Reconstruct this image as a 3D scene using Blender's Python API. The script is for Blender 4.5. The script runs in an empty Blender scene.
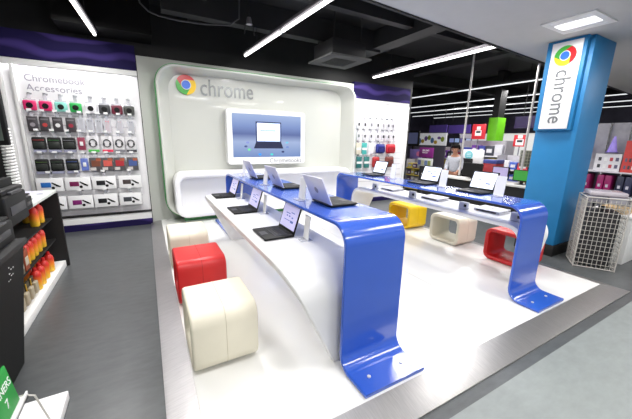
import bpy, bmesh, math, random
from mathutils import Vector, Matrix
random.seed(7)
S = bpy.context.scene
COL = S.collection
PI = math.pi

# ------------------------------------------------------------ camera
YAW, PITCH, ROLL, FPX = 0.51231, 0.22782, 0.02006, 300.1
fw = Vector((math.sin(YAW)*math.cos(PITCH), math.cos(YAW)*math.cos(PITCH), -math.sin(PITCH)))
rt = Vector((math.cos(YAW), -math.sin(YAW), 0)); up = rt.cross(fw)
r2 = math.cos(ROLL)*rt + math.sin(ROLL)*up
u2 = -math.sin(ROLL)*rt + math.cos(ROLL)*up
cam = bpy.data.cameras.new('camera'); cam.sensor_width = 36; cam.lens = FPX/632*36; cam.clip_start = .05
co = bpy.data.objects.new('camera', cam); COL.objects.link(co)
m = Matrix((r2, u2, -fw)).transposed().to_4x4(); m.translation = (0, 0, 1.6)
co.matrix_world = m; S.camera = co

# ------------------------------------------------------------ world, exposure, area lights
S.view_settings.view_transform = 'Standard'; S.view_settings.look = 'None'
S.view_settings.gamma = 1; S.view_settings.exposure = -0.06
w = bpy.data.worlds.new('store_air'); S.world = w; w.use_nodes = True
w.node_tree.nodes['Background'].inputs[0].default_value = (.95, .97, 1, 1)
w.node_tree.nodes['Background'].inputs[1].default_value = 0.56

def area(name, loc, size, power, rot=(0, 0, 0), col=(1, .98, .97), sy=None):
    l = bpy.data.lights.new(name, 'AREA'); l.energy = power; l.color = col; l.size = size
    if sy: l.shape = 'RECTANGLE'; l.size_y = sy
    o = bpy.data.objects.new(name, l); COL.objects.link(o); o.location = loc; o.rotation_euler = rot
    return o
# rows of ceiling fluorescents that carry on past the frame, above and behind the viewer
for i, (x, y, p) in enumerate(((-.6, 1.2, 38), (1.6, 1.0, 42), (3.6, .4, 34), (.4, -1.6, 60), (3.2, -1.6, 60), (7.4, .6, 40), (6.2, -1.8, 50))):
    area('ceiling_lamp_fill', (x, y, 2.96), 1.1, p, sy=.5)
for x, y in ((2.3, 4.3), (4.35, 4.9), (.75, 4.1), (4.85, 4.6), (-.8, 4.5), (7.4, 5.2), (10.5, 6.5), (9.5, 3.2), (13, 9)):  # unseen fill lights added over the view to brighten walls, desks and background
    area('ceiling_lamp_fill', (x, y, 3.28), .25, 68 if x < 5 else 120, sy=1.2 if x == .75 else 2.6)

# ------------------------------------------------------------ materials
def lin(c): return tuple(((v/255)/12.92 if v/255 <= .04045 else ((v/255+.055)/1.055)**2.4) for v in c)
MATS = {}
def mat(name, c, rough=.5, metal=0, coat=0, var=.06, scale=6, bump=0, bscale=60, spec=.5, stretch=None, alpha=1, trans=0, emit=0, ecol=None):
    if name in MATS: return MATS[name]
    M = bpy.data.materials.new(name); M.use_nodes = True; n = M.node_tree.nodes; L = M.node_tree.links
    b = n['Principled BSDF']; c = lin(c)
    tc = n.new('ShaderNodeTexCoord'); mp = n.new('ShaderNodeMapping'); L.new(tc.outputs['Object'], mp.inputs[0])
    if stretch: mp.inputs['Scale'].default_value = stretch
    nz = n.new('ShaderNodeTexNoise'); nz.inputs['Scale'].default_value = scale; nz.inputs['Detail'].default_value = 4
    L.new(mp.outputs[0], nz.inputs['Vector'])
    rp = n.new('ShaderNodeValToRGB'); rp.color_ramp.elements[0].position = .3; rp.color_ramp.elements[1].position = .7
    rp.color_ramp.elements[0].color = (*[max(0, v*(1-var)) for v in c], 1); rp.color_ramp.elements[1].color = (*[min(1, v*(1+var)) for v in c], 1)
    L.new(nz.outputs['Fac'], rp.inputs[0]); L.new(rp.outputs[0], b.inputs['Base Color'])
    b.inputs['Roughness'].default_value = rough; b.inputs['Metallic'].default_value = metal
    b.inputs['Coat Weight'].default_value = coat; b.inputs['Coat Roughness'].default_value = .04
    b.inputs['Specular IOR Level'].default_value = spec
    b.inputs['Alpha'].default_value = alpha; b.inputs['Transmission Weight'].default_value = trans
    if emit:
        b.inputs['Emission Strength'].default_value = emit
        if ecol: b.inputs['Emission Color'].default_value = (*lin(ecol), 1)
        else: L.new(rp.outputs[0], b.inputs['Emission Color'])
    if bump:
        nb = n.new('ShaderNodeTexNoise'); nb.inputs['Scale'].default_value = bscale; L.new(mp.outputs[0], nb.inputs['Vector'])
        bp = n.new('ShaderNodeBump'); bp.inputs['Strength'].default_value = bump; bp.inputs['Distance'].default_value = .01
        L.new(nb.outputs['Fac'], bp.inputs['Height']); L.new(bp.outputs[0], b.inputs['Normal'])
    MATS[name] = M; return M

W_LACQ = mat('white_lacquer', (234, 234, 234), .38, coat=.12, var=.01)
W_DECK = mat('white_deck', (231, 231, 228), .2, coat=.2, var=.015, scale=2)
W_MATT = mat('white_matt', (232, 232, 230), .6, var=.02)
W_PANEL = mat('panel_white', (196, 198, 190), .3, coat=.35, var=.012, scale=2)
W_WALL = mat('wall_paint', (188, 190, 184), .6, var=.03, scale=3)
W_SLAT = mat('slatwall_white', (241, 240, 242), .45, var=.02)
W_CARD = mat('white_card', (240, 240, 240), .5, var=.01)
BLUE = mat('blue_lacquer', (40, 86, 190), .22, coat=1, var=.02)
BLUE_P = mat('pillar_blue', (26, 120, 176), .5, var=.03)
GREEN_E = mat('green_edge', (66, 142, 78), .4, var=.05)
STEEL = mat('brushed_steel', (176, 174, 174), .34, .85, var=.1, scale=3, stretch=(3, 60, 3), bump=.05, bscale=40)
STEEL_F = mat('brushed_steel_front', (176, 174, 172), .28, .85, var=.1, scale=3, stretch=(60, 3, 3), bump=.05, bscale=40)
CHROME = mat('polished_metal', (210, 212, 214), .12, 1, var=.02)
DKFLOOR = mat('grey_vinyl', (82, 85, 86), .33, var=.13, scale=9, stretch=(1, 2.6, 1), bump=.04, bscale=25)
LTFLOOR = mat('pale_vinyl', (134, 140, 138), .4, var=.07, scale=11, stretch=(1, 2, 1), bump=.03)
BLACKC = mat('ceiling_black', (20, 20, 21), .8, var=.25, scale=1.5)
DUCT = mat('ceiling_dark_grey', (31, 31, 32), .7, var=.15)
SOFFIT = mat('soffit_white', (196, 196, 194), .7, var=.02)
BLK = mat('black_plastic', (10, 10, 11), .55, var=.2, spec=.3)
BLK_M = mat('black_matt', (16, 16, 17), .7, var=.2)
CHAR = mat('charcoal', (48, 48, 52), .4, var=.1)
KEYS = mat('key_black', (34, 34, 37), .5, var=.1)
SILVER = mat('laptop_silver', (206, 206, 214), .35, .1, var=.03)
SCRFRAME = mat('tv_white', (236, 236, 236), .25, coat=.3, var=.01)
BLUE.node_tree.nodes['Principled BSDF'].inputs['Coat Roughness'].default_value = .12
GREYTXT = mat('grey_letters', (112, 116, 118), .35, .3, var=.05)
PALETXT = mat('pale_letters', (158, 155, 168), .5, var=.03)
MIRROR = mat('mirror_letters', (150, 154, 154), .25, .6, var=.02)
L_RED = mat('emblem_red', (200, 34, 40), .3, var=.04)
L_GRN = mat('emblem_green', (64, 168, 60), .3, var=.04)
L_YEL = mat('emblem_yellow', (245, 200, 30), .3, var=.04)
L_BLU = mat('emblem_blue', (52, 110, 215), .3, var=.04)
S_CREAM = mat('cream_leather', (234, 228, 208), .42, var=.02, bump=.06, bscale=180)
S_RED = mat('red_leather', (206, 36, 38), .38, var=.03, bump=.06, bscale=180)
S_YEL = mat('yellow_leather', (243, 200, 28), .38, var=.03, bump=.06, bscale=180)
SEAMC = mat('seam_cream', (214, 206, 184), .6); SEAMR = mat('seam_red', (170, 26, 28), .6); SEAMY = mat('seam_yellow', (214, 168, 18), .6)
ACRYL = mat('clear_acrylic', (225, 228, 235), .06, alpha=.35, var=.01)
BLISTER = mat('clear_blister', (228, 230, 236), .12, alpha=.4, var=.02)
TUBE = mat('lamp_tube', (255, 252, 250), .4, emit=5, ecol=(255, 252, 252), var=0)
TUBEF = mat('lamp_tube_far', (235, 238, 240), .4, emit=1.1, ecol=(240, 244, 246), var=0)
WIRE = mat('white_wire', (190, 187, 180), .4, var=.04)
SKIN = mat('skin', (168, 120, 96), .55, var=.06); HAIR = mat('black_hair', (12, 10, 10), .9, var=.2, spec=.1)
PURPLE = mat('purple_sign', (118, 30, 112), .45, var=.06)
GREENP = mat('bright_green', (112, 200, 30), .5, var=.06)
WOOD = mat('pale_wood', (206, 172, 120), .5, var=.1, stretch=(1, 8, 1))
PAPER = mat('paper', (230, 230, 228), .7, var=.03)
def colm(c, rough=.45, **k): return mat('tint_%d_%d_%d' % tuple(c), c, rough, var=.08, scale=14, **k)
def glow(c, s=1.0): return mat('screen_%d_%d_%d_%d' % (*c, int(s*100)), c, .25, emit=s, var=.04, scale=5)

def header_mat():
    M = bpy.data.materials.new('purple_header'); M.use_nodes = True; n = M.node_tree.nodes; L = M.node_tree.links
    b = n['Principled BSDF']; tc = n.new('ShaderNodeTexCoord'); mp = n.new('ShaderNodeMapping'); mp.inputs['Scale'].default_value = (.9, 1, 1.5)
    wv = n.new('ShaderNodeTexWave'); wv.bands_direction = 'Z'; wv.inputs['Scale'].default_value = .9; wv.inputs['Distortion'].default_value = 9; wv.inputs['Detail'].default_value = 1
    rp = n.new('ShaderNodeValToRGB'); rp.color_ramp.elements[0].position = .55; rp.color_ramp.elements[0].color = (*lin((26, 18, 66)), 1)
    rp.color_ramp.elements[1].position = .98; rp.color_ramp.elements[1].color = (*lin((62, 48, 112)), 1)
    L.new(tc.outputs['Object'], mp.inputs[0]); L.new(mp.outputs[0], wv.inputs[0]); L.new(wv.outputs['Fac'], rp.inputs[0]); L.new(rp.outputs[0], b.inputs['Base Color'])
    b.inputs['Roughness'].default_value = .75; b.inputs['Specular IOR Level'].default_value = .2
    return M
HEADER = header_mat()
def tv_mat():
    M = bpy.data.materials.new('tv_picture'); M.use_nodes = True; n = M.node_tree.nodes; L = M.node_tree.links
    b = n['Principled BSDF']; tc = n.new('ShaderNodeTexCoord'); sp = n.new('ShaderNodeSeparateXYZ'); rp = n.new('ShaderNodeValToRGB')
    mr = n.new('ShaderNodeMapRange'); mr.inputs['From Min'].default_value = 1.2; mr.inputs['From Max'].default_value = 2.08
    L.new(tc.outputs['Object'], sp.inputs[0]); L.new(sp.outputs['Z'], mr.inputs['Value']); L.new(mr.outputs[0], rp.inputs[0])
    e = rp.color_ramp; e.elements[0].color = (*lin((118, 150, 208)), 1); e.elements[1].color = (*lin((172, 196, 240)), 1)
    for p, c in ((.38, (178, 198, 238)), (.56, (96, 116, 176)), (.74, (132, 158, 216))):
        k = e.elements.new(p); k.color = (*lin(c), 1)
    b.inputs['Base Color'].default_value = (.02, .02, .03, 1); b.inputs['Roughness'].default_value = .2
    L.new(rp.outputs[0], b.inputs['Emission Color']); b.inputs['Emission Strength'].default_value = .85
    return M

# ------------------------------------------------------------ mesh helpers
def new(): return bmesh.new()
def merge(bm, tmp, mi=0, M=None):
    if M is not None: bmesh.ops.transform(tmp, matrix=M, verts=tmp.verts)
    for f in tmp.faces: f.material_index = mi
    me = bpy.data.meshes.new('tmp'); tmp.to_mesh(me); tmp.free(); bm.from_mesh(me); bpy.data.meshes.remove(me)
def bx(bm, x0, y0, z0, x1, y1, z1, bev=0, seg=2, mi=0, M=None):
    t = new(); bmesh.ops.create_cube(t, size=1)
    for v in t.verts: v.co = ((x0+x1)/2+v.co.x*(x1-x0), (y0+y1)/2+v.co.y*(y1-y0), (z0+z1)/2+v.co.z*(z1-z0))
    if bev: bmesh.ops.bevel(t, geom=t.edges[:], offset=bev, segments=seg, profile=.5, affect='EDGES')
    merge(bm, t, mi, M); return bm
def cyl(bm, p0, p1, r, seg=12, ra=None, mi=0):
    p0, p1 = Vector(p0), Vector(p1); d = p1-p0; t = new()
    bmesh.ops.create_cone(t, cap_ends=True, segments=seg, radius1=r, radius2=r if ra is None else ra, depth=d.length)
    M = Matrix.Translation((p0+p1)/2) @ d.to_track_quat('Z', 'Y').to_matrix().to_4x4()
    merge(bm, t, mi, M); return bm
def tube(bm, pts, r, seg=6, mi=0, closed=False):
    pts = [Vector(p) for p in pts]; n = len(pts); rings = []
    prev = None
    for i, p in enumerate(pts):
        a = pts[(i-1) % n] if (closed or i) else p; b = pts[(i+1) % n] if (closed or i < n-1) else p
        d = (b-a).normalized()
        if prev is None:
            u = d.orthogonal().normalized()
        else:
            u = (prev-d*prev.dot(d)).normalized()
        prev = u; v = d.cross(u)
        rings.append([bm.verts.new(p+r*(math.cos(2*PI*k/seg)*u+math.sin(2*PI*k/seg)*v)) for k in range(seg)])
    m = n if closed else n-1
    for i in range(m):
        A, B = rings[i], rings[(i+1) % n]
        for k in range(seg):
            f = bm.faces.new((A[k], A[(k+1) % seg], B[(k+1) % seg], B[k])); f.material_index = mi
    if not closed:
        bm.faces.new(rings[0][::-1]).material_index = mi; bm.faces.new(rings[-1]).material_index = mi
    return bm
def ball(bm, c, r, sc=(1, 1, 1), mi=0, u=14, v=9):
    t = new(); bmesh.ops.create_uvsphere(t, u_segments=u, v_segments=v, radius=r)
    merge(bm, t, mi, Matrix.Translation(c) @ Matrix.Diagonal((*sc, 1))); return bm
def loft(bm, loops, cap0=True, cap1=True, wrap=False, mi=0):
    R = [[bm.verts.new(p) for p in l] for l in loops]; n = len(R[0])
    pr = list(zip(R, R[1:]+R[:1])) if wrap else list(zip(R, R[1:]))
    for A, B in pr:
        for k in range(n):
            bm.faces.new((A[k], A[(k+1) % n], B[(k+1) % n], B[k])).material_index = mi
    if not wrap:
        if cap0: bm.faces.new(R[0][::-1]).material_index = mi
        if cap1: bm.faces.new(R[-1]).material_index = mi
    return bm
def rr(w, h, r, seg=6, cx=0, cy=0):
    out = []
    for sx, sy, a in ((1, 1, 0), (-1, 1, 90), (-1, -1, 180), (1, -1, 270)):
        for k in range(seg+1):
            t = math.radians(a+90*k/seg)
            out.append((cx+sx*(w/2-r)+r*math.cos(t), cy+sy*(h/2-r)+r*math.sin(t)))
    return out
def prism(bm, poly, a, b, axis='x', mi=0):
    f = {'x': lambda p, t: (t, p[0], p[1]), 'y': lambda p, t: (p[0], t, p[1]), 'z': lambda p, t: (p[0], p[1], t)}[axis]
    return loft(bm, [[f(p, a) for p in poly], [f(p, b) for p in poly]], mi=mi)
def obj(name, bm, ms, parent=None, ang=35):
    bmesh.ops.recalc_face_normals(bm, faces=bm.faces[:])
    me = bpy.data.meshes.new(name); bm.to_mesh(me); bm.free()
    for q in (ms if isinstance(ms, (list, tuple)) else [ms]): me.materials.append(q)
    me.polygons.foreach_set('use_smooth', [True]*len(me.polygons)); me.set_sharp_from_angle(angle=math.radians(ang))
    o = bpy.data.objects.new(name, me); COL.objects.link(o)
    if parent: o.parent = parent
    return o
def tag(o, label, cat, group=None, kind=None):
    if label: o['label'] = label
    if cat: o['category'] = cat
    if group: o['group'] = group
    if kind: o['kind'] = kind
    return o
def thing(name, label, cat, loc=(0, 0, 0), rz=0, group=None):
    o = bpy.data.objects.new(name, None); o.empty_display_size = .1; COL.objects.link(o)
    o.location = loc; o.rotation_euler = (0, 0, rz); return tag(o, label, cat, group)
def struct(name, bm, m, label=None, cat=None): return tag(obj(name, bm, m), label, cat, kind='structure')
def dup(root, loc, rz, label, group=None):
    r = root.copy(); COL.objects.link(r); r.location = loc; r.rotation_euler = (0, 0, rz); r['label'] = label
    if group: r['group'] = group
    for ch in list(root.children):
        c = ch.copy(); COL.objects.link(c); c.parent = r
        for g in list(ch.children):
            d = g.copy(); COL.objects.link(d); d.parent = c
    return r
def text(name, s, m, parent, w, M, ext=.004, h=None, sx=1.0):
    cu = bpy.data.curves.new('txt', 'FONT'); cu.body = s; cu.extrude = .001; cu.align_x = 'LEFT'; cu.resolution_u = 4
    t = bpy.data.objects.new('txt', cu); COL.objects.link(t); dg = bpy.context.evaluated_depsgraph_get(); dg.update()
    me = bpy.data.meshes.new_from_object(t.evaluated_get(dg)); bpy.data.objects.remove(t); bpy.data.curves.remove(cu)
    xs = [v.co.x for v in me.vertices]; ys = [v.co.y for v in me.vertices]; k = w/(max(xs)-min(xs)); kz = k if h is None else h/(max(ys)-min(ys))
    x0, y0 = min(xs), min(ys)
    for v in me.vertices: v.co = M @ Vector(((v.co.x-x0)*k, (v.co.y-y0)*kz, v.co.z/.001*ext))
    me.name = name; me.materials.append(m); o = bpy.data.objects.new(name, me); COL.objects.link(o); o.parent = parent
    return o
# frame for text: x along first axis, y along second
def frame(o, ex, ey):
    ex, ey = Vector(ex).normalized(), Vector(ey).normalized(); ez = ex.cross(ey)
    M = Matrix((ex, ey, ez)).transposed().to_4x4(); M.translation = o; return M
def emblem(parent, R, M, th=.012):
    r = R*.5; ri = R*.42
    def P(x, y, z): return M @ Vector((x, y, z))
    end = math.degrees(math.asin(r/R))
    for nm, m, a in (('emblem_red_sector', L_RED, 90), ('emblem_green_sector', L_GRN, 210), ('emblem_yellow_sector', L_YEL, 330)):
        pl = [(r*math.cos(math.radians(a+k*10)), r*math.sin(math.radians(a+k*10))) for k in range(13)]
        o0 = (a+120-90)+end; o1 = (a-90)+end
        # outer arc runs back from the next boundary to this one
        pl += [(R*math.cos(math.radians(o0+(o1-o0)*k/14)), R*math.sin(math.radians(o0+(o1-o0)*k/14))) for k in range(15)]
        bm = new(); loft(bm, [[P(x, y, 0) for x, y in pl], [P(x, y, th) for x, y in pl]]); obj(nm, bm, m, parent)
    for nm, m, rad, t0, t1 in (('emblem_white_ring', W_CARD, r, 0, th*.96), ('emblem_blue_centre', L_BLU, ri, th*.97, th*1.4)):
        c = [(rad*math.cos(2*PI*k/28), rad*math.sin(2*PI*k/28)) for k in range(28)]
        bm = new(); loft(bm, [[P(x, y, t0) for x, y in c], [P(x, y, t1) for x, y in c]]); obj(nm, bm, m, parent)

# ------------------------------------------------------------ setting
FZ = -.05
b = new(); bx(b, -6, .9, FZ-.1, 20, 18, FZ); struct('floor', b, DKFLOOR)
b = new(); bx(b, -6, -6, FZ-.1, 20, .9, FZ); struct('floor', b, LTFLOOR)
b = new(); bx(b, -6, -6, 3.85, 20, 18, 3.95); struct('ceiling', b, BLACKC)
b = new(); prism(b, [(-.5, -5), (16, -5), (16, 3.75), (2.175, 2.76), (-.5, 2.57)], 3.0, 3.1, 'z'); struct('ceiling', b, SOFFIT)
b = new(); prism(b, [(16, 3.75), (2.175, 2.76), (-.5, 2.57), (-.5, 2.61), (2.175, 2.8), (16, 3.79)], 2.985, 3.85, 'z'); struct('trim_1', b, DUCT)
b = new(); bx(b, -3.2, 6.62, FZ, 6.8, 6.8, 3.85); struct('wall_back', b, BLK_M)
b = new(); bx(b, .0, 6.5, FZ, 4.66, 6.62, 2.97); struct('wall_panel_back', b, W_WALL)
b = new(); bx(b, 6.8, 15, FZ, 20, 15.2, 3.85); struct('wall_far', b, mat('far_wall', (70, 66, 84), .7, var=.2, scale=2))
b = new(); bx(b, 18, -4, FZ, 18.2, 15, 3.85); struct('wall_right', b, mat('right_wall', (86, 82, 98), .7, var=.2, scale=2))
b = new(); bx(b, -3.4, -4, FZ, -3.2, 6.8, 3.85); struct('wall_left', b, mat('left_wall', (120, 120, 118), .7, var=.1, scale=2))
# open ceiling: beams, ducts
b = new(); bx(b, -1.0, 6.0, 3.2, .26, 6.6, 3.84); struct('trim_2', b, mat('bulkhead_black', (9, 9, 9), .9, var=.2, spec=.2))
for i, (x0, y0, z0, x1, y1, z1) in enumerate(((.4, 5.5, 3.45, 4.6, 5.7, 3.84), (.3, 4.4, 3.6, 20, 4.55, 3.84), (-3, 3.3, 3.6, 20, 3.45, 3.84), (4.4, 2.9, 3.5, 4.75, 15, 3.84), (7.2, 2.9, 3.55, 7.5, 15, 3.84), (4.75, 7.6, 3.5, 18, 7.9, 3.84), (4.75, 10, 3.5, 18, 10.3, 3.84), (.9, 3.5, 3.68, 1.05, 6.6, 3.84), (10.8, 2.9, 3.55, 11.1, 15, 3.84))):
    b = new(); bx(b, x0, y0, z0, x1, y1, z1); struct('trim_%d' % (i+3), b, DUCT)

# ------------------------------------------------------------ raised platform
t = thing('display_platform', 'low glossy white platform edged in brushed steel carrying the two blue counters', 'platform', (2.35, 3.8, FZ))
def loc(bm, o): bmesh.ops.translate(bm, vec=-Vector(o.location), verts=bm.verts); return bm
def P(name, bm, m, o): return obj(name, loc(bm, o), m, o)
b = new(); bx(b, .14, 1.2, FZ, 4.56, 6.5, 0); P('deck', b, W_DECK, t)
for x in (2.3, 2.73):
    b = new(); bx(b, x-.003, 1.2, .0, x+.003, 6.1, .0012); P('deck_seam', b, colm((204, 204, 202)), t)
b = new(); loft(b, [[(-.04, .985, FZ), (4.75, .985, FZ), (4.75, .985, FZ+.012), (-.04, .985, FZ+.012)], [(.139, 1.199, FZ), (4.561, 1.199, FZ), (4.561, 1.199, .002), (.139, 1.199, .002)]]); P('front_steel_edge', b, STEEL_F, t)
b = new(); loft(b, [[(-.04, .985, FZ), (-.04, 6.5, FZ), (-.04, 6.5, FZ+.012), (-.04, .985, FZ+.012)], [(.139, 1.199, FZ), (.139, 6.5, FZ), (.139, 6.5, .002), (.139, 1.199, .002)]]); P('side_steel_edge', b, STEEL, t)
b = new(); loft(b, [[(4.75, .985, FZ), (4.75, 6.5, FZ), (4.75, 6.5, FZ+.012), (4.75, .985, FZ+.012)], [(4.561, 1.199, FZ), (4.561, 6.5, FZ), (4.561, 6.5, .002), (4.561, 1.199, .002)]]); P('side_steel_edge', b, STEEL, t)

# ------------------------------------------------------------ counters
def fil(pts, rs, seg=8):
    out = [Vector(pts[0])]
    for i in range(1, len(pts)-1):
        p, a, c = Vector(pts[i]), Vector(pts[i-1]), Vector(pts[i+1]); d0 = (a-p).normalized(); d1 = (c-p).normalized(); r = rs[i-1]
        ang = d0.angle(d1); L = r/math.tan(ang/2); bis = (d0+d1).normalized(); ctr = p+bis*(r/math.sin(ang/2))
        v0 = (p+d0*L)-ctr; v1 = (p+d1*L)-ctr; a0 = math.atan2(v0.y, v0.x); a1 = math.atan2(v1.y, v1.x)
        da = (a1-a0+PI) % (2*PI)-PI
        for k in range(seg+1): out.append(ctr+r*Vector((math.cos(a0+da*k/seg), math.sin(a0+da*k/seg))))
    out.append(Vector(pts[-1])); return out
def ribbon(bm, path, th, fx, ev=.006):
    n = len(path); loops = []
    for i, p in enumerate(path):
        d = (path[min(i+1, n-1)]-path[max(i-1, 0)]).normalized(); nr = Vector((d.y, -d.x)); q = p+nr*th
        a, c = fx(p)
        e = nr*ev
        pts = [(a, p+e), (a+ev, p), (c-ev, p), (c, p+e), (c, q-e), (c-ev, q), (a+ev, q), (a, q-e)]
        loops.append([(x, v.x, v.y) for x, v in pts])
    loft(bm, loops)
def counter(x0, x1, zt, dx0, dx1, lx0, lx1, zd, label, loc0, rad):
    t = thing('display_counter', label, 'display counter', loc0)
    b = new(); path = fil([(1.215, .03), (1.5, .03), (1.5, zt), (4.87, zt), (4.87, .03), (5.95, .03)], [.1, .15, .13, .1])
    ribbon(b, path, .026, lambda p: (x0, x1)); P('blue_shell', b, BLUE, t)
    def fx(p):
        k = max(0, min(1, 1-p.y/zd))
        return (dx0+(lx0-dx0)*k, dx1+(lx1-dx1)*k)
    raw = fil([(1.585, .001), (1.585, zd), (4.72, zd), (4.72, .001)], rad, seg=14)
    path = []
    for i in range(len(raw)-1):
        nseg = max(1, int((raw[i+1]-raw[i]).length/.08))
        path += [raw[i].lerp(raw[i+1], k/nseg) for k in range(nseg)]
    path.append(raw[-1]); b = new(); ribbon(b, path, .055, fx, .008); P('white_desk', b, W_LACQ, t)
    for y in (1.33, 5.3):
        for x in (x0+.12, x1-.12):
            b = new(); cyl(b, (x, y, .03), (x, y, .036), .013, 14); P('bolt', b, mat('bolt_silver', (214, 214, 216), .4, .2), t)
    return t
ZT1, ZT2, ZD1, ZD2 = 1.065, 1.0, .785, .735
counter(1.07, 1.6, ZT1, .69, 1.29, 1.07, 1.56, ZD1, 'nearer glossy blue arched counter with white lower desk on its left side', (1.335, 3.2, .0), [.27, .24])
counter(3.18, 3.69, ZT2, 3.46, 4.08, 3.4, 3.71, ZD2, 'farther glossy blue arched counter with white lower desk on its right side', (3.435, 3.2, 0), [.2, .2])

# ------------------------------------------------------------ stools
def stool(label, loc0, body, seam):
    t = thing('cube_stool', label, 'stool', loc0, 0, 'hollow cube stools along the counters')
    W, D, H = .46, .56, .45
    def L(x, w, h, r): return [(x, p[0], p[1]+H/2) for p in rr(w, h, r, 8)]
    b = new(); e = .02
    loft(b, [L(-W/2+e, D, H, .1), L(-W/2+.005, D-.012, H-.012, .095), L(-W/2, D-.04, H-.04, .085), L(-W/2+.004, D-.095, H-.095, .06), L(-W/2+.02, D-.11, H-.11, .05),
             L(W/2-.02, D-.11, H-.11, .05), L(W/2-.004, D-.095, H-.095, .06), L(W/2, D-.04, H-.04, .085), L(W/2-.005, D-.012, H-.012, .095), L(W/2-e, D, H, .1)], wrap=True)
    obj('body', b, body, t, 60)
    b = new(); tube(b, [(0, p[0], p[1]+H/2) for p in rr(D+.001, H+.001, .1, 8)], .0022, 5, closed=True); obj('seam', b, seam, t)
    return t
stool('cream leather cube stool nearest the camera beside the white desk', (.375, 2.175, .004), S_CREAM, SEAMC)
stool('red leather cube stool between the two cream stools on the left', (.375, 3.16, .004), S_RED, SEAMR)
stool('cream leather cube stool farthest back at the left, beside the curved back panel', (.375, 4.15, .004), S_CREAM, SEAMC)
stool('red leather cube stool behind the near leg of the farther blue counter', (4.33, 2.1, .004), S_RED, SEAMR)
stool('cream leather cube stool seen through under the farther counter', (4.35, 3.08, .004), S_CREAM, SEAMC)
stool('yellow leather cube stool under the farther counter desk', (4.35, 4.1, .004), S_YEL, SEAMY)

# ------------------------------------------------------------ big back panel
t = thing('feature_panel', 'tall white round-cornered recessed back panel with green edge, emblem and wordmark', 'display panel', (2.375, 6.4, 0))
cx, cz, PW, PH = 2.375, 1.475, 4.26, 2.75
def XZ(pts, y): return [(p[0], y, p[1]) for p in pts]
b = new(); loft(b, [XZ(rr(PW+.01, PH+.01, .345, 10, cx, cz), 6.49), XZ(rr(PW+.01, PH+.01, .345, 10, cx, cz), 6.17), XZ(rr(PW-.02, PH-.02, .33, 10, cx, cz), 6.17), XZ(rr(PW-.02, PH-.02, .33, 10, cx, cz), 6.49)], wrap=True); P('green_rim', b, GREEN_E, t)
b = new(); bx(b, .55, 6.2, .001, 4.2, 6.48, .082); P('green_base', b, GREEN_E, t)
b = new(); O = lambda w, h, r, y, dz=0: XZ(rr(w, h, r, 10, cx, cz+dz), y)
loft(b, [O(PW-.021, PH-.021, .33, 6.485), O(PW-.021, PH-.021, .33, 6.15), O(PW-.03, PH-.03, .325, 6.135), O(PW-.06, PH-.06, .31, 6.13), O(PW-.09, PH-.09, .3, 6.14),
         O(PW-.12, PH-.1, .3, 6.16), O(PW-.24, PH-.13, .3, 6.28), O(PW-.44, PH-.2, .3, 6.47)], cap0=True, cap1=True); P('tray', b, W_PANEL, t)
# ledge: a lower rounded console inside the tray
lw, lh, lz, lx = 3.95, .86, .53, 2.375
Q = lambda w, h, r, y: XZ(rr(w, h, r, 8, lx, lz), y)
b = new(); loft(b, [Q(lw, lh, .2, 6.46), Q(lw, lh, .2, 6.03), Q(lw-.02, lh-.02, .19, 6.01), Q(lw-.08, lh-.08, .17, 6.0), Q(lw-.16, lh-.16, .15, 6.01), Q(lw-.2, lh-.2, .14, 6.05), Q(lw-.22, lh-.22, .13, 6.3)]); P('ledge', b, W_LACQ, t)
ME = frame((.775, 6.469, 2.56), (1, 0, 0), (0, 0, 1)); ME.translation -= Vector(t.location); emblem(t, .175, ME, .03)
MT = frame((1.03, 6.465, 2.395), (1, 0, 0), (0, 0, 1)); MT.translation -= Vector(t.location); text('wordmark', 'chrome', MIRROR, t, 1.04, MT, .012, .3)
# wall screen
t = thing('display_screen', 'wide white framed screen on the back panel showing a laptop on blue', 'screen', (2.33, 6.4, 1.07))
sx, sz = 2.33, 1.625
R_ = lambda w, h, r, y, dz=0: XZ(rr(w, h, r, 6, sx, sz+dz), y)
b = new(); loft(b, [R_(1.75, 1.11, .06, 6.465), R_(1.75, 1.11, .06, 6.29), R_(1.73, 1.09, .055, 6.28), R_(1.54, .88, .01, 6.28, .03), R_(1.53, .87, .01, 6.29, .03)]); P('frame', b, SCRFRAME, t)
b = new(); bx(b, sx-.765, 6.282, sz+.03-.435, sx+.765, 6.288, sz+.03+.435)
sm = tv_mat(); o = obj('screen', b, sm, t); o.location = -Vector(t.location)
def scr(name, verts, m, y=6.281):
    b = new(); loft(b, [[(x, y, z) for x, z in verts], [(x, y-.002, z) for x, z in verts]]); q = obj(name, b, m, o); return q
scr('pictured_laptop_lid', [(2.05, 1.53), (2.62, 1.53), (2.62, 1.95), (2.05, 1.95)], glow((38, 44, 70), .5))
scr('pictured_display', [(2.075, 1.55), (2.595, 1.55), (2.595, 1.925), (2.075, 1.925)], glow((188, 206, 244), .9), 6.278)
scr('pictured_text_line', [(2.15, 1.76), (2.48, 1.76), (2.48, 1.785), (2.15, 1.785)], glow((140, 156, 200), .8), 6.2755)
scr('pictured_keyboard', [(2.0, 1.40), (2.67, 1.40), (2.62, 1.53), (2.05, 1.53)], glow((30, 34, 58), .5), 6.2815)
for dx, dz, c in ((1.83, 1.44, (60, 70, 110)), (1.9, 1.375, (90, 180, 120)), (2.13, 1.275, (40, 120, 200)), (2.4, 1.275, (60, 170, 160)), (2.66, 1.33, (40, 46, 80)), (2.77, 1.43, (90, 110, 160)), (1.87, 1.52, (110, 120, 170)), (2.76, 1.53, (90, 150, 170))):
    scr('pictured_icon', rr(.065, .04, .018, 4, dx, dz), glow(c, .8))
MT = frame((2.33+.02, 6.281, 1.095), (1, 0, 0), (0, 0, 1)); MT.translation -= Vector(t.location); text('caption', 'Chromebooks', GREYTXT, t, .76, MT, .003, .1)

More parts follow.
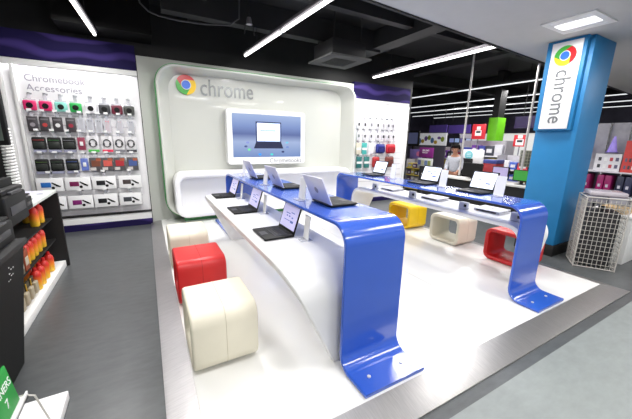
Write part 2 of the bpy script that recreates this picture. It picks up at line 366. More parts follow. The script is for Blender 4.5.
# ------------------------------------------------------------ laptops and price stands
def laptop(label, loc0, rz, group, shell, key, screen, tilt=14, icons=True, hz=.018):
    t = thing('laptop', label, 'laptop', loc0, rz, group)
    W, D = .34, .265
    o = obj('base', bx(new(), -W/2, -D/2, .004, W/2, D/2, .021, .005), shell, t)
    b = new()
    for r_ in range(5):
        for k in range(11):
            x = -W/2+.022+k*.0255; y = .085-r_*.024
            bx(b, x, y-.02, .0205, x+.021, y, .0235)
    obj('keyboard', b, key, o)
    obj('trackpad', bx(new(), -.05, -D/2+.015, .0205, .05, -D/2+.075, .0218), CHAR, o)
    a = math.radians(tilt); M = Matrix.Translation((0, D/2-.006, hz)) @ Matrix.Rotation(-a, 4, 'X')
    ld = obj('lid', bx(new(), -W/2, -.005, 0, W/2, .005, .245, .004, M=M), shell, t)
    b = new(); bx(b, -W/2+.018, -.007, .026, W/2-.018, -.0049, .228, M=M)
    if icons:
        for i, (x, z, ww, h) in enumerate(((-.08, .15, .09, .008), (.02, .165, .07, .008), (-.06, .125, .03, .012), (-.01, .125, .03, .012), (.05, .12, .03, .012), (-.09, .09, .12, .006), (.04, .08, .06, .02))):
            bx(b, x, -.0075, z, x+ww, -.0069, z+h, mi=1, M=M)
    obj('screen', b, [screen, glow((92, 108, 170), .5)], ld)
    c = [(.028*math.cos(2*PI*k/20), .12+.028*math.sin(2*PI*k/20)) for k in range(20)]
    b = new(); loft(b, [[M @ Vector((x, .0048, z)) for x, z in c], [M @ Vector((x, .0056, z)) for x, z in c]]); obj('lid_emblem', b, PALETXT, ld)
    obj('hinge', cyl(new(), (-W/2+.04, D/2-.004, .018), (W/2-.04, D/2-.004, .018), .008, 10), CHAR, t)
    for fx_ in (-.13, .13):
        for fy in (-.1, .1): obj('rubber_foot', cyl(new(), (fx_, fy, 0), (fx_, fy, .005), .008, 8), BLK_M, t)
    return t
LAV, WSCR = glow((188, 184, 224), .52), glow((222, 229, 246), .82)
LIDL = mat('lid_pale', (222, 222, 238), .35, 0, coat=.1, var=.02)
def stand(label, loc0, rz, group, h=.22, w=.13):
    t = thing('price_card_stand', label, 'price card', loc0, rz, group)
    obj('foot_plate', bx(new(), -w/2, -.05, 0, w/2, .05, .006, .002), ACRYL, t)
    M = Matrix.Rotation(math.radians(-6), 4, 'X')
    obj('holder', bx(new(), -w/2, .012, .006, w/2, .014, h*.5, M=M), ACRYL, t)
    obj('card', bx(new(), -w/2+.003, .005, .009, w/2-.003, .0115, h-.002, M=M), W_CARD, t)
    return t
# white desk, left: the users sit at the left and look towards +x
G1, G2, G3, G4 = 'laptops on the nearer white desk', 'laptops on the nearer blue counter', 'laptops on the farther blue counter', 'laptops on the farther white desk'
for y, nm in ((2.385, 'black laptop with lilac screen on the nearer white desk, closest to the camera'), (3.37, 'black laptop with lilac screen in the middle of the nearer white desk'), (4.34, 'black laptop with lilac screen at the far end of the nearer white desk')):
    laptop(nm, (.91, y, ZD1+.001), -PI/2, G1, BLK, KEYS, LAV, 18)
for y, nm in ((2.17, 'laptop with pale lid back on the nearer blue counter, closest to the camera'), (3.15, 'laptop with pale lid back in the middle of the nearer blue counter'), (4.05, 'laptop with pale lid back at the far end of the nearer blue counter')):
    laptop(nm, (1.4, y, ZT1+.001), PI/2, G2, [BLK, LIDL], KEYS, LAV, 24)
for y, nm in ((2.28, 'black laptop with bright white screen on the farther blue counter, closest to its near leg'), (3.1, 'black laptop with blank white screen in the middle of the farther blue counter'), (4.24, 'black laptop with white screen at the far end of the farther blue counter')):
    laptop(nm, (3.55, y, ZT2+.001), -PI/2, G3, BLK, KEYS, WSCR, 20)
for x, y, nm in ((3.86, 2.2, 'closed silver laptop tucked under the farther blue counter, closest to its near leg'), (3.86, 3.1, 'closed silver laptop in the middle of the farther white desk'), (3.86, 4.05, 'closed silver laptop at the far end of the farther white desk')):
    laptop(nm, (x, y, ZD2+.001), PI/2, G4, SILVER, KEYS, BLK, -87, False, .031)
# pale lids on the nearer blue counter
for o in COL.objects:
    if o.name.startswith('lid') and o.parent and o.parent.get('group') == G2 and 'emblem' not in o.name:
        o.data.materials.clear(); o.data.materials.append(LIDL); o['label'] = 'pale reflective lid'
g = 'white price cards beside the laptops'
for y, nm in ((2.12, 'nearest'), (3.14, 'middle'), (4.08, 'farthest')):
    stand('%s of the three white price cards along the nearer white desk' % nm, (1.09, y, ZD1+.001), -PI/2-.05, g, .21, .1)
for y, nm in ((2.42, 'nearest'), (3.4, 'middle'), (4.32, 'farthest')):
    stand('%s of the three white price cards on the nearer blue counter' % nm, (1.2, y, ZT1+.001), -PI/2, g, .2)
for y, nm in ((1.97, 'nearest'), (2.74, 'middle'), (3.72, 'farthest')):
    stand('%s of the three white price cards on the farther blue counter' % nm, (3.52, y, ZT2+.001), -PI/2-.15, g, .24)
for y, nm in ((1.78, 'nearest'), (2.45, 'second nearest'), (3.35, 'third nearest'), (4.25, 'farthest')):
    t = thing('security_sensor', '%s white security sensor box with black lens on the farther white desk' % nm, 'sensor', (3.64, y, ZD2+.001), 0, 'sensor boxes on the farther white desk')
    obj('case', bx(new(), -.03, -.06, 0, .03, .06, .1, .008), W_MATT, t)
    obj('lens', bx(new(), -.036, -.055, .04, -.0295, -.02, .075, .003), BLK, t)
    obj('cable', tube(new(), [(.03, 0, .05), (.06, .02, .03), (.09, .05, .004), (.14, .09, .004)], .003), CHAR, t)

# ------------------------------------------------------------ accessory walls
def hang_tab(t, z): obj('hang_tab', bx(new(), -.02, -.007, z-.004, .02, -.003, .155), BLISTER, t)
def pk_pouch(t, c):
    obj('backing_card', bx(new(), -.065, -.012, -.085, .065, -.006, .085, .002), BLISTER, t)
    obj('pouch', bx(new(), -.07, -.05, -.065, .07, -.013, .065, .018, 3), colm(c), t)
    obj('round_badge', cyl(new(), (0, -.058, -.002), (0, -.048, -.002), .036, 18), BLK, t)
    hang_tab(t, .085)
def pk_dark(t, c):
    obj('box', bx(new(), -.055, -.03, -.1, .055, -.005, .1, .003), colm((66, 62, 66)), t)
    obj('printed_motif', cyl(new(), (0, -.033, -.01), (0, -.0295, -.01), .028, 14), colm(c), t)
    obj('title_strip', bx(new(), -.04, -.0325, .055, .04, -.0295, .075), colm((120, 116, 120)), t)
    hang_tab(t, .1)
def pk_ear(t, c):
    obj('blister', bx(new(), -.042, -.03, -.1, .042, -.012, .1, .008), BLISTER, t)
    obj('header_card', bx(new(), -.042, -.011, -.1, .042, -.006, .1), colm((214, 212, 218)), t)
    pts = [(.022*math.sin(k*.7), -.02, .06-.012*k) for k in range(12)]
    obj('earphone_cord', tube(new(), pts, .005, 6), colm(c), t)
    obj('bud', ball(ball(new(), (-.012, -.022, .07), .011), (.016, -.022, .066), .011), colm(c), t)
    hang_tab(t, .1)
def pk_case(t, c):
    obj('case_body', bx(new(), -.075, -.06, -.085, .075, -.006, .085, .02, 3), BLK_M, t)
    obj('front_pocket', bx(new(), -.06, -.072, -.06, .06, -.055, .02, .01), colm((44, 48, 44)), t)
    obj('zip_trim', tube(new(), [(x, -.064, .045) for x in (-.06, -.03, 0, .03, .06)], .004), colm(c), t)
    obj('base_label', bx(new(), -.07, -.065, -.12, .07, -.03, -.088), colm((150, 152, 176)), t)
    hang_tab(t, .085)
def pk_ring(t, c):
    obj('card', bx(new(), -.07, -.012, -.125, .07, -.006, .115, .002), colm((222, 220, 222)), t)
    pts = [(.045*math.cos(2*PI*k/20), -.022, .01+.055*math.sin(2*PI*k/20)) for k in range(20)]
    obj('headband', tube(new(), pts, .007, 6, closed=True), CHAR, t)
    for sx_ in (-.04, .04): obj('ear_cup', ball(new(), (sx_, -.024, .0), .02, (.7, .7, 1.2)), CHAR, t)
    obj('colour_strip', bx(new(), -.068, -.0155, -.12, .068, -.0122, -.085), colm(c), t)
    hang_tab(t, .115)
def pk_multi(t, c):
    obj('box', bx(new(), -.075, -.05, -.1, .075, -.006, .1, .003), colm((86, 84, 86)), t)
    obj('picture', bx(new(), -.05, -.053, -.03, .06, -.0495, .06), colm(c), t)
    obj('price_flash', bx(new(), -.07, -.0535, -.09, .0, -.0495, -.045), colm((206, 200, 196)), t)
    obj('side_flash', bx(new(), .01, -.0535, .05, .07, -.0495, .09), colm((170, 90, 60)), t)
    hang_tab(t, .1)
def pk_small(t, c):
    obj('card', bx(new(), -.045, -.015, -.09, .045, -.006, .09, .002), colm(c), t)
    obj('plug', bx(new(), -.02, -.03, -.03, .02, -.014, .03, .005), W_MATT, t); hang_tab(t, .09)
def pk_cam(t, c):
    obj('box', bx(new(), -.15, -.09, -.095, .15, -.006, .095, .003), W_CARD, t)
    obj('pictured_device', bx(new(), -.1, -.094, -.035, .01, -.0895, .035, .0015), colm(c), t)
    b = new()
    for k in range(3): cyl(b, (.02+k*.022, -.092, .03-k*.02), (.075+k*.02, -.092, -.005-k*.012), .009, 6)
    obj('pictured_rods', b, BLK, t)
    obj('pictured_lens', cyl(new(), (.03, -.094, -.045), (.03, -.0895, -.045), .02, 14), BLK, t)
    hang_tab(t, .095)
def pk_mini(t, c):
    obj('blister', bx(new(), -.05, -.03, -.085, .05, -.006, .085, .006), colm((216, 214, 220)), t)
    obj('gadget', bx(new(), -.022, -.04, -.02, .022, -.029, .045, .008), colm(c), t); hang_tab(t, .085)
def pk_bag(t, c, w_=.13, h_=.11):
    obj('bag', bx(new(), -w_, -.08, -h_, w_, -.006, h_, .05, 4), colm(c), t)
    obj('front_panel', bx(new(), -w_*.75, -.088, -h_*.7, w_*.75, -.078, h_*.3, .02, 2), colm(tuple(int(v*.85) for v in c)), t); hang_tab(t, h_)
def pk_slim(t, c, w_=.05):
    obj('sleeve', bx(new(), -w_, -.03, -.13, w_, -.006, .13, .006), colm(c), t)
    obj('label_band', bx(new(), -w_, -.033, -.03, w_, -.0295, .02), colm((226, 226, 226)), t); hang_tab(t, .13)

def bay(x0, x1, label, ztop, zc, hooks):
    t = thing('accessory_wall', label, 'accessory display', ((x0+x1)/2, 6.5, FZ))
    b = new(); bx(b, x0, 6.56, .2, x1, 6.615, zc)
    P('slat_panel', b, W_SLAT, t)
    for z in [.35+.155*k for k in range(11)]:
        b = new(); bx(b, x0+.24, 6.553, z, x1-.12, 6.5605, z+.012); P('slat_groove', b, colm((196, 194, 200)), t)
    b = new(); bx(b, x0, 6.44, FZ, x1, 6.615, .2, .004); P('plinth', b, W_MATT, t)
    b = new(); bx(b, x0, 6.434, FZ, x1, 6.4405, .07); P('plinth_stripe', b, HEADER, t)
    b = new(); bx(b, x0, 6.425, .2, x1, 6.56, .215); P('plinth_dark_strip', b, BLK, t)  # thin black strip along the top of the plinth
    b = new(); bx(b, x0, 6.52, zc, x1, 6.615, zc+.085, .005); P('cornice', b, W_MATT, t)
    b = new(); bx(b, x0, 6.51, zc+.086, x1, 6.615, ztop); P('header', b, HEADER, t)
    for x in (x0+.02, x1-.02) if x0 > 0 else (-1.8, -1.66):
        b = new(); bx(b, x-.02, 6.5, FZ+.25, x+.02, 6.56, zc, .003); P('upright', b, W_MATT, t)
    for x, z in hooks:
        b = new(); tube(b, [(x, 6.56, z+.02), (x, 6.44, z+.02), (x, 6.42, z+.03)], .004, 6); bx(b, x-.03, 6.546, z+.005, x+.03, 6.5605, z+.035)
        h_ = P('hook', b, CHROME, t)
        b = new(); bx(b, x-.03, 6.412, z+.03, x+.03, 6.416, z+.062); obj('price_ticket', loc(b, t), W_CARD, h_)
    area('cornice_lamp', ((x0+x1)/2, 6.53, zc-.006), x1-x0-.2, 5 if x0 < 0 else 5, (math.radians(-6), 0, 0), (1, .97, 1), .02)
    return t
PINK, TEAL, GRN = (222, 40, 108), (140, 214, 200), (44, 176, 84)
L_ROWS = [
 ('top', 2.04, 'r', [(-1.51, pk_pouch, PINK, 'hot pink camera pouch'), (-1.32, pk_pouch, PINK, 'hot pink camera pouch'), (-1.13, pk_pouch, TEAL, 'pale teal camera pouch'), (-.94, pk_pouch, GRN, 'green camera pouch'), (-.74, pk_pouch, (232, 230, 234), 'white camera pouch'), (-.55, pk_pouch, (58, 58, 62), 'charcoal camera pouch'), (-.37, pk_pouch, (110, 26, 50), 'maroon camera pouch'), (-.19, pk_pouch, (72, 74, 70), 'dark olive camera pouch')]),
 ('second', 1.76, 'r', [(-1.52, pk_dark, (150, 144, 150), 'dark boxed accessory with grey motif'), (-1.37, pk_dark, (176, 60, 60), 'dark boxed accessory with red motif'), (-1.21, pk_dark, (226, 226, 226), 'dark boxed accessory with white motif'), (-1.04, pk_dark, (150, 40, 60), 'dark boxed accessory with maroon motif'), (-.9, pk_ear, (150, 150, 156), 'clear earphone pack'), (-.78, pk_ear, (90, 90, 96), 'clear earphone pack'), (-.66, pk_ear, (60, 60, 64), 'clear earphone pack'), (-.54, pk_ear, (206, 60, 80), 'clear earphone pack'), (-.36, pk_ear, (180, 150, 150), 'clear earphone pack'), (-.19, pk_ear, (120, 120, 126), 'clear earphone pack')]),
 ('third', 1.46, 'r', [(-1.48, pk_case, (170, 60, 60), 'black padded camera case with red zip'), (-1.29, pk_case, (60, 120, 60), 'black padded camera case with green zip'), (-1.1, pk_case, (120, 120, 126), 'black padded camera case with grey zip'), (-.94, pk_small, (150, 60, 84), 'small maroon carded plug'), (-.78, pk_ring, (70, 186, 70), 'carded headphones with green strip'), (-.58, pk_ring, (222, 50, 86), 'carded headphones with red strip'), (-.4, pk_ring, (130, 130, 136), 'carded headphones with grey strip'), (-.22, pk_ring, (70, 70, 76), 'carded headphones with dark strip')]),
 ('fourth', 1.11, 'r', [(-1.49, pk_case, (80, 110, 50), 'black camera case with olive zip'), (-1.3, pk_case, (60, 80, 60), 'black camera case with dark green zip'), (-1.1, pk_case, (60, 90, 160), 'black camera case with blue zip'), (-.94, pk_small, (110, 130, 206), 'small blue carded plug'), (-.78, pk_multi, (120, 70, 50), 'picture box with brown photo'), (-.61, pk_multi, (206, 90, 80), 'picture box with red photo'), (-.43, pk_multi, (170, 40, 50), 'picture box with dark red photo'), (-.23, pk_multi, (70, 90, 150), 'picture box with blue photo')]),
 ('fifth', .79, 'b', [(-1.43, pk_cam, (40, 110, 190), 'white carton picturing a blue gadget'), (-1.06, pk_cam, (120, 30, 80), 'white carton picturing a maroon gadget'), (-.69, pk_cam, (26, 26, 28), 'white carton picturing a black gadget'), (-.3, pk_cam, (70, 60, 60), 'white carton picturing a grey gadget')]),
 ('bottom', .47, 'b', [(-1.06, pk_cam, (130, 36, 110), 'white carton picturing a purple gadget'), (-.7, pk_cam, (22, 22, 26), 'white carton picturing a black gadget'), (-.32, pk_cam, (60, 64, 70), 'white carton picturing a slate gadget'), (-1.43, pk_cam, (50, 120, 190), 'white carton picturing a sky blue gadget')])]
R_ROWS = [
 ('top', 2.0, 'r', [(x, pk_mini, c, 'small carded gadget') for x, c in zip((4.86, 5.06, 5.27, 5.49, 5.68, 5.86, 6.03), ((30, 30, 34), (40, 40, 44), (120, 120, 126), (30, 30, 34), (150, 150, 156), (90, 90, 96), (110, 110, 116)))]),
 ('second', 1.71, 'r', [(x, pk_mini, c, 'small carded gadget') for x, c in zip((4.87, 5.07, 5.28, 5.51, 5.71, 5.89, 6.06), ((90, 100, 100), (40, 46, 46), (60, 60, 64), (34, 34, 38), (30, 34, 34), (44, 50, 48), (50, 54, 54)))]),
 ('third', 1.4, 'r', [(4.89, lambda t, c: pk_slim(t, c, .07), (216, 206, 190), 'cream tablet sleeve'), (5.08, lambda t, c: pk_slim(t, c, .07), (70, 170, 166), 'teal tablet sleeve'), (5.3, lambda t, c: pk_slim(t, c, .08), (226, 224, 230), 'white tablet sleeve'), (5.61, pk_bag, (34, 44, 130), 'navy padded bag'), (5.98, lambda t, c: pk_bag(t, c, .14, .11), (190, 30, 48), 'red padded bag')]),
 ('bottom', 1.04, 'r', [(4.93, lambda t, c: pk_slim(t, c, .075), (40, 110, 110), 'dark teal sleeve'), (5.18, lambda t, c: pk_slim(t, c, .075), (56, 120, 116), 'sea green sleeve'), (5.48, lambda t, c: pk_bag(t, c, .1, .13), (170, 40, 44), 'dark red pouch'), (5.96, lambda t, c: pk_bag(t, c, .13, .13), (120, 60, 54), 'brown red pouch')])]
ORD = ['first', 'second', 'third', 'fourth', 'fifth', 'sixth', 'seventh', 'eighth', 'ninth', 'tenth']
NAMES = {pk_pouch: 'camera_pouch', pk_dark: 'boxed_accessory', pk_ear: 'earphone_pack', pk_case: 'camera_case', pk_ring: 'headphone_pack', pk_multi: 'picture_box', pk_small: 'carded_plug', pk_cam: 'gadget_carton', pk_mini: 'carded_gadget', pk_bag: 'padded_bag'}
for rows, side, wall in ((L_ROWS, 'left', 'left accessory wall'), (R_ROWS, 'right', 'right accessory wall')):
    hk = [(x, z+.166) for nm, z, kd, it in rows for x, *_ in it]
    if side == 'left':
        t = bay(-1.82, -.01, 'white accessory wall with purple header left of the curved back panel', 3.12, 2.635, hk)
        for s, z, wd in (('Chromebook', 2.41, .76), ('Accessories', 2.265, .7)):
            M = frame((-1.54, 6.5595, z), (1, 0, 0), (0, 0, 1)); M.translation -= Vector(t.location); text('wall_lettering', s, PALETXT, t, wd, M, .002, .1)
    else: bay(4.68, 6.62, 'narrow white accessory wall with purple header right of the curved back panel', 3.03, 2.56, hk)
    for nm, z, kd, items in rows:
        order = sorted(range(len(items)), key=lambda i: items[i][0])
        for n_, i in enumerate(order):
            x, fn, c, what = items[i]
            name = NAMES.get(fn, 'tablet_sleeve' if 'sleeve' in what else 'padded_bag')
            t = thing(name, '%s, %s row of %s, %s from left' % (what, nm, wall, ORD[n_]), name.replace('_', ' '), (x, 6.505 if kd == 'r' else 6.52, z), 0, '%s row goods on the %s' % (nm, wall))
            fn(t, c); t.scale = (1.15, 1.15, 1.15)

# ------------------------------------------------------------ blue pillar and its sign
b = new()
t = thing('blue_pillar', 'square bright blue pillar with dark base rising from the floor at the right', 'pillar', (5.55, 2.3, FZ))
b = new(); bx(b, 5.2, 1.98, .12, 5.85, 2.5, 2.998, .012); P('shaft', b, BLUE_P, t)
b = new(); bx(b, 5.19, 1.97, FZ, 5.86, 2.51, .12, .006); P('base', b, BLK_M, t)
t = thing('pillar_sign', 'tall white sign with round emblem and vertical wordmark on the blue pillar', 'sign', (5.15, 2.24, 1.86))
b = new(); bx(b, 5.12, 2.03, 1.8, 5.199, 2.49, 2.995, .004); P('blue_backing', b, BLUE_P, t)
b = new(); bx(b, 5.1, 2.07, 1.82, 5.12, 2.42, 2.96, .003); P('white_face', b, W_CARD, t)
ME = frame((5.099, 2.25, 2.75), (0, 0, -1), (0, -1, 0)); 
# text runs down the sign: x axis = -Z, y axis = towards the camera's right on the face (-Y)
ME = Matrix(((0, 0, -1, 5.0995), (0, -1, 0, 2.25), (-1, 0, 0, 2.76), (0, 0, 0, 1)))
def downframe(y, z):  # ex = -Z (reading direction), ey = up of letters; viewed from -X, image right is -Y
    ex, ey = Vector((0, 0, -1)), Vector((0, -1, 0)); M = Matrix((ex, ey, ex.cross(ey))).transposed().to_4x4(); M.translation = (5.0995, y, z); return M
M = downframe(2.245, 2.78); M.translation -= Vector(t.location); emblem(t, .125, M, .012)
M = downframe(2.315, 2.6); M.translation -= Vector(t.location); text('wordmark', 'chrome', GREYTXT, t, .7, M, .006, .185)

# ------------------------------------------------------------ ceiling lamps
def lamp(x0, y0, x1, y1, z, label, m, r=.022, group=None, two=True):
    t = thing('tube_light', label, 'ceiling light', ((x0+x1)/2, (y0+y1)/2, z), 0, group)
    a, c = Vector((x0, y0, z)), Vector((x1, y1, z)); d = (c-a).normalized(); s = Vector((d.y, -d.x, 0))
    b = new(); mid = (a+c)/2
    M = Matrix((s, d, Vector((0, 0, 1)))).transposed().to_4x4(); M.translation = mid; L = (c-a).length
    bx(b, -.04, -L/2, .03, .04, L/2, .07, .004, M=M); P('housing', b, colm((66, 62, 68)) if r > .02 else DUCT, t)
    for k in ((0, 1) if two else (0,)):
        p, q = (a.lerp(c, .5*k+.008), a.lerp(c, .5*k+.492)) if two else (a, c)
        b = new(); cyl(b, p, q, r, 12); P('tube', b, m, t)
        for e, dd in ((p, d), (q, -d)):
            b = new(); bx(b, e.x-.02, e.y-.02, z-.02, e.x+.02, e.y+.02, z+.04, .003); P('lamp_holder', b, W_MATT, t)
    for k in (.2, .8):
        p = a.lerp(c, k); b = new(); cyl(b, (p.x, p.y, z+.075), (p.x, p.y, 3.85), .006, 6); P('hanger_rod', b, DUCT, t)
    return t
lamp(-.53, 6.3, -.68, 3.2, 3.15, 'bright tube light over the left aisle in front of the purple header', TUBE)
lamp(1.84, 6.2, 2.0, 2.9, 3.15, 'bright tube light above the curved back panel and nearer counter', TUBE)
lamp(5.16, 6.4, 5.17, 3.27, 3.15, 'bright tube light hanging in front of the narrow accessory wall', TUBE)
g = 'distant tube lights over the rest of the store'
for x, y0, y1, nm in ((8.9, 2.9, 14.6, 'nearest'), (11.4, 3.1, 14.7, 'second'), (13.4, 3.2, 14.8, 'third'), (15.4, 3.3, 14.8, 'fourth'), (17.4, 3.4, 14.8, 'farthest')):
    lamp(x, y0, x, y1, 3.2, '%s long row of thin distant tube lights beyond the blue pillar' % nm, TUBEF, .016, g, False)
# recessed fitting in the white soffit
area('recessed_lamp', (4.56, 1.94, 2.95), .36, 22)
t = thing('recessed_light', 'white recessed square ceiling light in the pale soffit above the blue pillar', 'ceiling light', (4.55, 1.93, 2.99))
b = new(); loft(b, [[(4.27, 1.68, 2.985), (4.85, 1.68, 2.985), (4.85, 2.2, 2.985), (4.27, 2.2, 2.985)], [(4.27, 1.68, 3.0), (4.85, 1.68, 3.0), (4.85, 2.2, 3.0), (4.27, 2.2, 3.0)], [(4.33, 1.74, 3.0), (4.79, 1.74, 3.0), (4.79, 2.14, 3.0), (4.33, 2.14, 3.0)], [(4.33, 1.74, 2.985), (4.79, 1.74, 2.985), (4.79, 2.14, 2.985), (4.33, 2.14, 2.985)]], wrap=True); P('frame', b, W_MATT, t)
b = new(); bx(b, 4.33, 1.74, 2.988, 4.79, 2.14, 2.996); P('reflector', b, W_CARD, t)
b = new(); bx(b, 4.45, 1.75, 2.978, 4.66, 2.13, 2.9875, .003); P('diffuser', b, mat('soffit_diffuser', (250, 250, 250), .4, emit=1.3, ecol=(255, 252, 252), var=0), t)
# air conditioner cassette
t = thing('ceiling_air_conditioner', 'dark square air conditioner cassette hung from the black ceiling above the back panel', 'air conditioner', (3.4, 5.3, 3.2))
b = new(); bx(b, 3.05, 4.95, 3.1, 3.8, 5.65, 3.38, .03); P('housing', b, colm((30, 30, 31), .8), t)
b = new(); fr = lambda a, z: [(3.425-a, 5.3-a, z), (3.425+a, 5.3-a, z), (3.425+a, 5.3+a, z), (3.425-a, 5.3+a, z)]
loft(b, [fr(.44, 3.07), fr(.44, 3.099), fr(.25, 3.099), fr(.25, 3.07)], wrap=True); P('fascia', b, colm((70, 70, 69), .9), t)
b = new()
for k in range(8): bx(b, 3.18, 5.07+k*.06, 3.076, 3.67, 5.1+k*.06, 3.089)
P('grille', b, BLK_M, t)
for x in (3.12, 3.72):
    for y in (5.02, 5.58):
        b = new(); cyl(b, (x, y, 3.38), (x, y, 3.85), .01, 6); P('hanger_rod', b, DUCT, t)
tag(obj('ceiling_cable', tube(new(), [(.05, 5.3, 3.84), (.12, 5.3, 3.4), (.22, 5.32, 3.32), (.35, 5.33, 3.29), (.6, 5.3, 3.27), (.95, 5.25, 3.27), (1.3, 5.15, 3.29)]+[(1.45, 5.12, 3.4), (1.47, 5.12, 3.84)], .012, 6), mat('cable_grey', (70, 70, 72), .9)), 'thin grey cable looping below the black ceiling left of the tube light', 'cable')
t = thing('spotlight', 'small grey spotlight hanging from the black ceiling left of the middle tube light', 'spotlight', (1.47, 5.1, 3.3))
b = new(); cyl(b, (1.6, 5.1, 3.34), (1.6, 5.1, 3.44), .05, 12, .03); P('head', b, colm((120, 120, 122)), t)
b = new(); cyl(b, (1.6, 5.1, 3.44), (1.6, 5.1, 3.85), .012, 6); P('stem', b, DUCT, t)
b = new(); cyl(b, (1.52, 5.1, 3.2), (1.54, 5.1, 3.34), .008, 6); cyl(b, (1.68, 5.1, 3.2), (1.66, 5.1, 3.34), .008, 6); P('bracket', b, DUCT, t)

# ------------------------------------------------------------ wire basket at right
t = thing('wire_basket', 'tall white wire mesh bin standing on the dark floor beside the blue pillar', 'wire basket', (5.385, 1.6, FZ), 0)
A, B, C_, D_ = Vector((5.10, 1.67, 0)), Vector((5.33, 1.30, 0)), Vector((5.69, 1.52, 0)), Vector((5.46, 1.89, 0))
ht = .93; cor = [A, B, C_, D_]
for i in range(4):
    p, q = cor[i], cor[(i+1) % 4]; b = new()
    for k in range(1, 9):
        e = p.lerp(q, k/9); cyl(b, (e.x, e.y, FZ+.012), (e.x, e.y, ht-.02), .0033, 5)
    for k in range(1, 15):
        z = FZ+(ht-FZ)*k/15; cyl(b, (p.x, p.y, z), (q.x, q.y, z), .0033, 5)
    P('mesh_side', b, WIRE, t)
    b = new(); cyl(b, (p.x, p.y, FZ), (p.x, p.y, ht), .007, 8); P('corner_rod', b, WIRE, t)
    for z in (FZ+.01, ht):
        b = new(); cyl(b, (p.x, p.y, z), (q.x, q.y, z), .007, 8); P('rim', b, WIRE, t)
b = new()
for k in range(1, 8):
    e, f = A.lerp(B, k/8), D_.lerp(C_, k/8); cyl(b, (e.x, e.y, FZ+.01), (f.x, f.y, FZ+.01), .0033, 5)
P('mesh_bottom', b, WIRE, t)
cen = (A+B+C_+D_)/4
ang = math.atan2((B-A).y, (B-A).x)
cols = [((150, 148, 158), 'grey'), ((190, 182, 190), 'pinkish grey'), ((188, 186, 196), 'pale')]
q = thing('bin_shade_fill', 'dark block added inside the white wire bin for its shaded interior', 'shade fill', (cen.x, cen.y, FZ+.02), ang)
obj('bag', bx(new(), -.17, -.17, 0, .17, .17, .78, .04, 3), mat('shade_fill_dark', (34, 34, 37), .5, var=.3, scale=9, bump=.3, bscale=14), q)  # added dark block painting the shade inside the bin, contents made up
obj('fill_top', bx(new(), -.04, -.03, .775, .04, .03, .83, .02), CHAR, q)
for i, (dx, dy, z0, c) in enumerate(((-.1, .05, .88, 0), (.1, -.04, .88, 2), (.0, .0, .965, 1))):
    t = thing('plastic_pack', '%s clear plastic pack lying in the top of the white wire bin' % cols[c][1], 'plastic pack', (cen.x+.0, cen.y, z0-.02), ang, 'plastic packs in the wire bin')
    if i < 2: obj('wrapper', bx(new(), -.2+.2*i+.005, -.19, 0, .0+.2*i-.005, .19, .08, .02, 3), mat('pack_%d' % c, cols[c][0], .2, alpha=.75), t)
    else: obj('wrapper', bx(new(), -.19, -.17, 0, .19, .17, .06, .02, 3), mat('pack_%d' % c, cols[c][0], .2, alpha=.75), t)
    obj('paper_insert', bx(new(), -.18 if i != 1 else .02, -.15, .01, (-.02 if i == 0 else .18), .15, .03), PAPER, t)
tb = new(); bx(tb, 5.76, 1.35, FZ, 6.3, 1.9, .62, .01); tt = thing('low_plinth', 'white low plinth standing behind the wire bin at the right edge', 'plinth', (6.0, 1.6, FZ)); P('body', tb, W_MATT, tt)
b = new(); bx(b, 5.74, 1.33, .62, 6.32, 1.92, .65, .004); P('top', b, W_CARD, tt)
tag(obj('wooden_block', bx(new(), 5.8, 1.45, .651, 6.05, 1.75, .74, .01), WOOD), 'pale wooden block on the white plinth behind the wire bin', 'block')

# ------------------------------------------------------------ left: black shelving with bottles
t = thing('shelf_unit', 'black shelving unit with white top and white bottom shelf along the left aisle', 'shelving unit', (-1.25, 3.7, FZ))
b = new(); bx(b, -1.6, 2.8, FZ, -1.55, 4.76, .9); P('back_board', b, BLK_M, t)
b = new(); bx(b, -1.55, 4.72, FZ, -.95, 4.76, .9); P('end_board', b, BLK_M, t)
b = new(); bx(b, -1.55, 2.8, FZ, -.96, 2.84, .9); P('end_board', b, BLK_M, t)
b = new(); bx(b, -1.62, 2.79, .9, -.97, 4.78, .935, .004); P('top_board', b, colm((206, 212, 206)), t)
b = new(); bx(b, -1.55, 2.84, FZ, -.98, 4.715, .03, .003); P('bottom_board', b, W_MATT, t)
for z in (.33, .6):
    b = new(); bx(b, -1.55, 2.84, z-.02, -1.04, 4.72, z); P('shelf', b, BLK_M, t)
def bottle_mat():
    M = bpy.data.materials.new('red_yellow_label'); M.use_nodes = True; n = M.node_tree.nodes; L = M.node_tree.links; bb = n['Principled BSDF']
    tc = n.new('ShaderNodeTexCoord'); sp = n.new('ShaderNodeSeparateXYZ'); rp = n.new('ShaderNodeValToRGB'); nz = n.new('ShaderNodeTexNoise'); nz.inputs['Scale'].default_value = 18
    L.new(tc.outputs['Object'], nz.inputs['Vector']); mx = n.new('ShaderNodeMath'); mx.operation = 'MULTIPLY_ADD'; mx.inputs[1].default_value = .06; L.new(nz.outputs['Fac'], mx.inputs[0])
    L.new(tc.outputs['Object'], sp.inputs[0]); L.new(sp.outputs['Z'], mx.inputs[2]); L.new(mx.outputs[0], rp.inputs[0])
    e = rp.color_ramp; e.elements[0].position = .06; e.elements[0].color = (*lin((236, 190, 50)), 1); e.elements[1].position = .19; e.elements[1].color = (*lin((206, 44, 34)), 1)
    k = e.elements.new(.12); k.color = (*lin((240, 140, 40)), 1)
    L.new(rp.outputs[0], bb.inputs['Base Color']); bb.inputs['Roughness'].default_value = .35
    return M
BOT = bottle_mat()
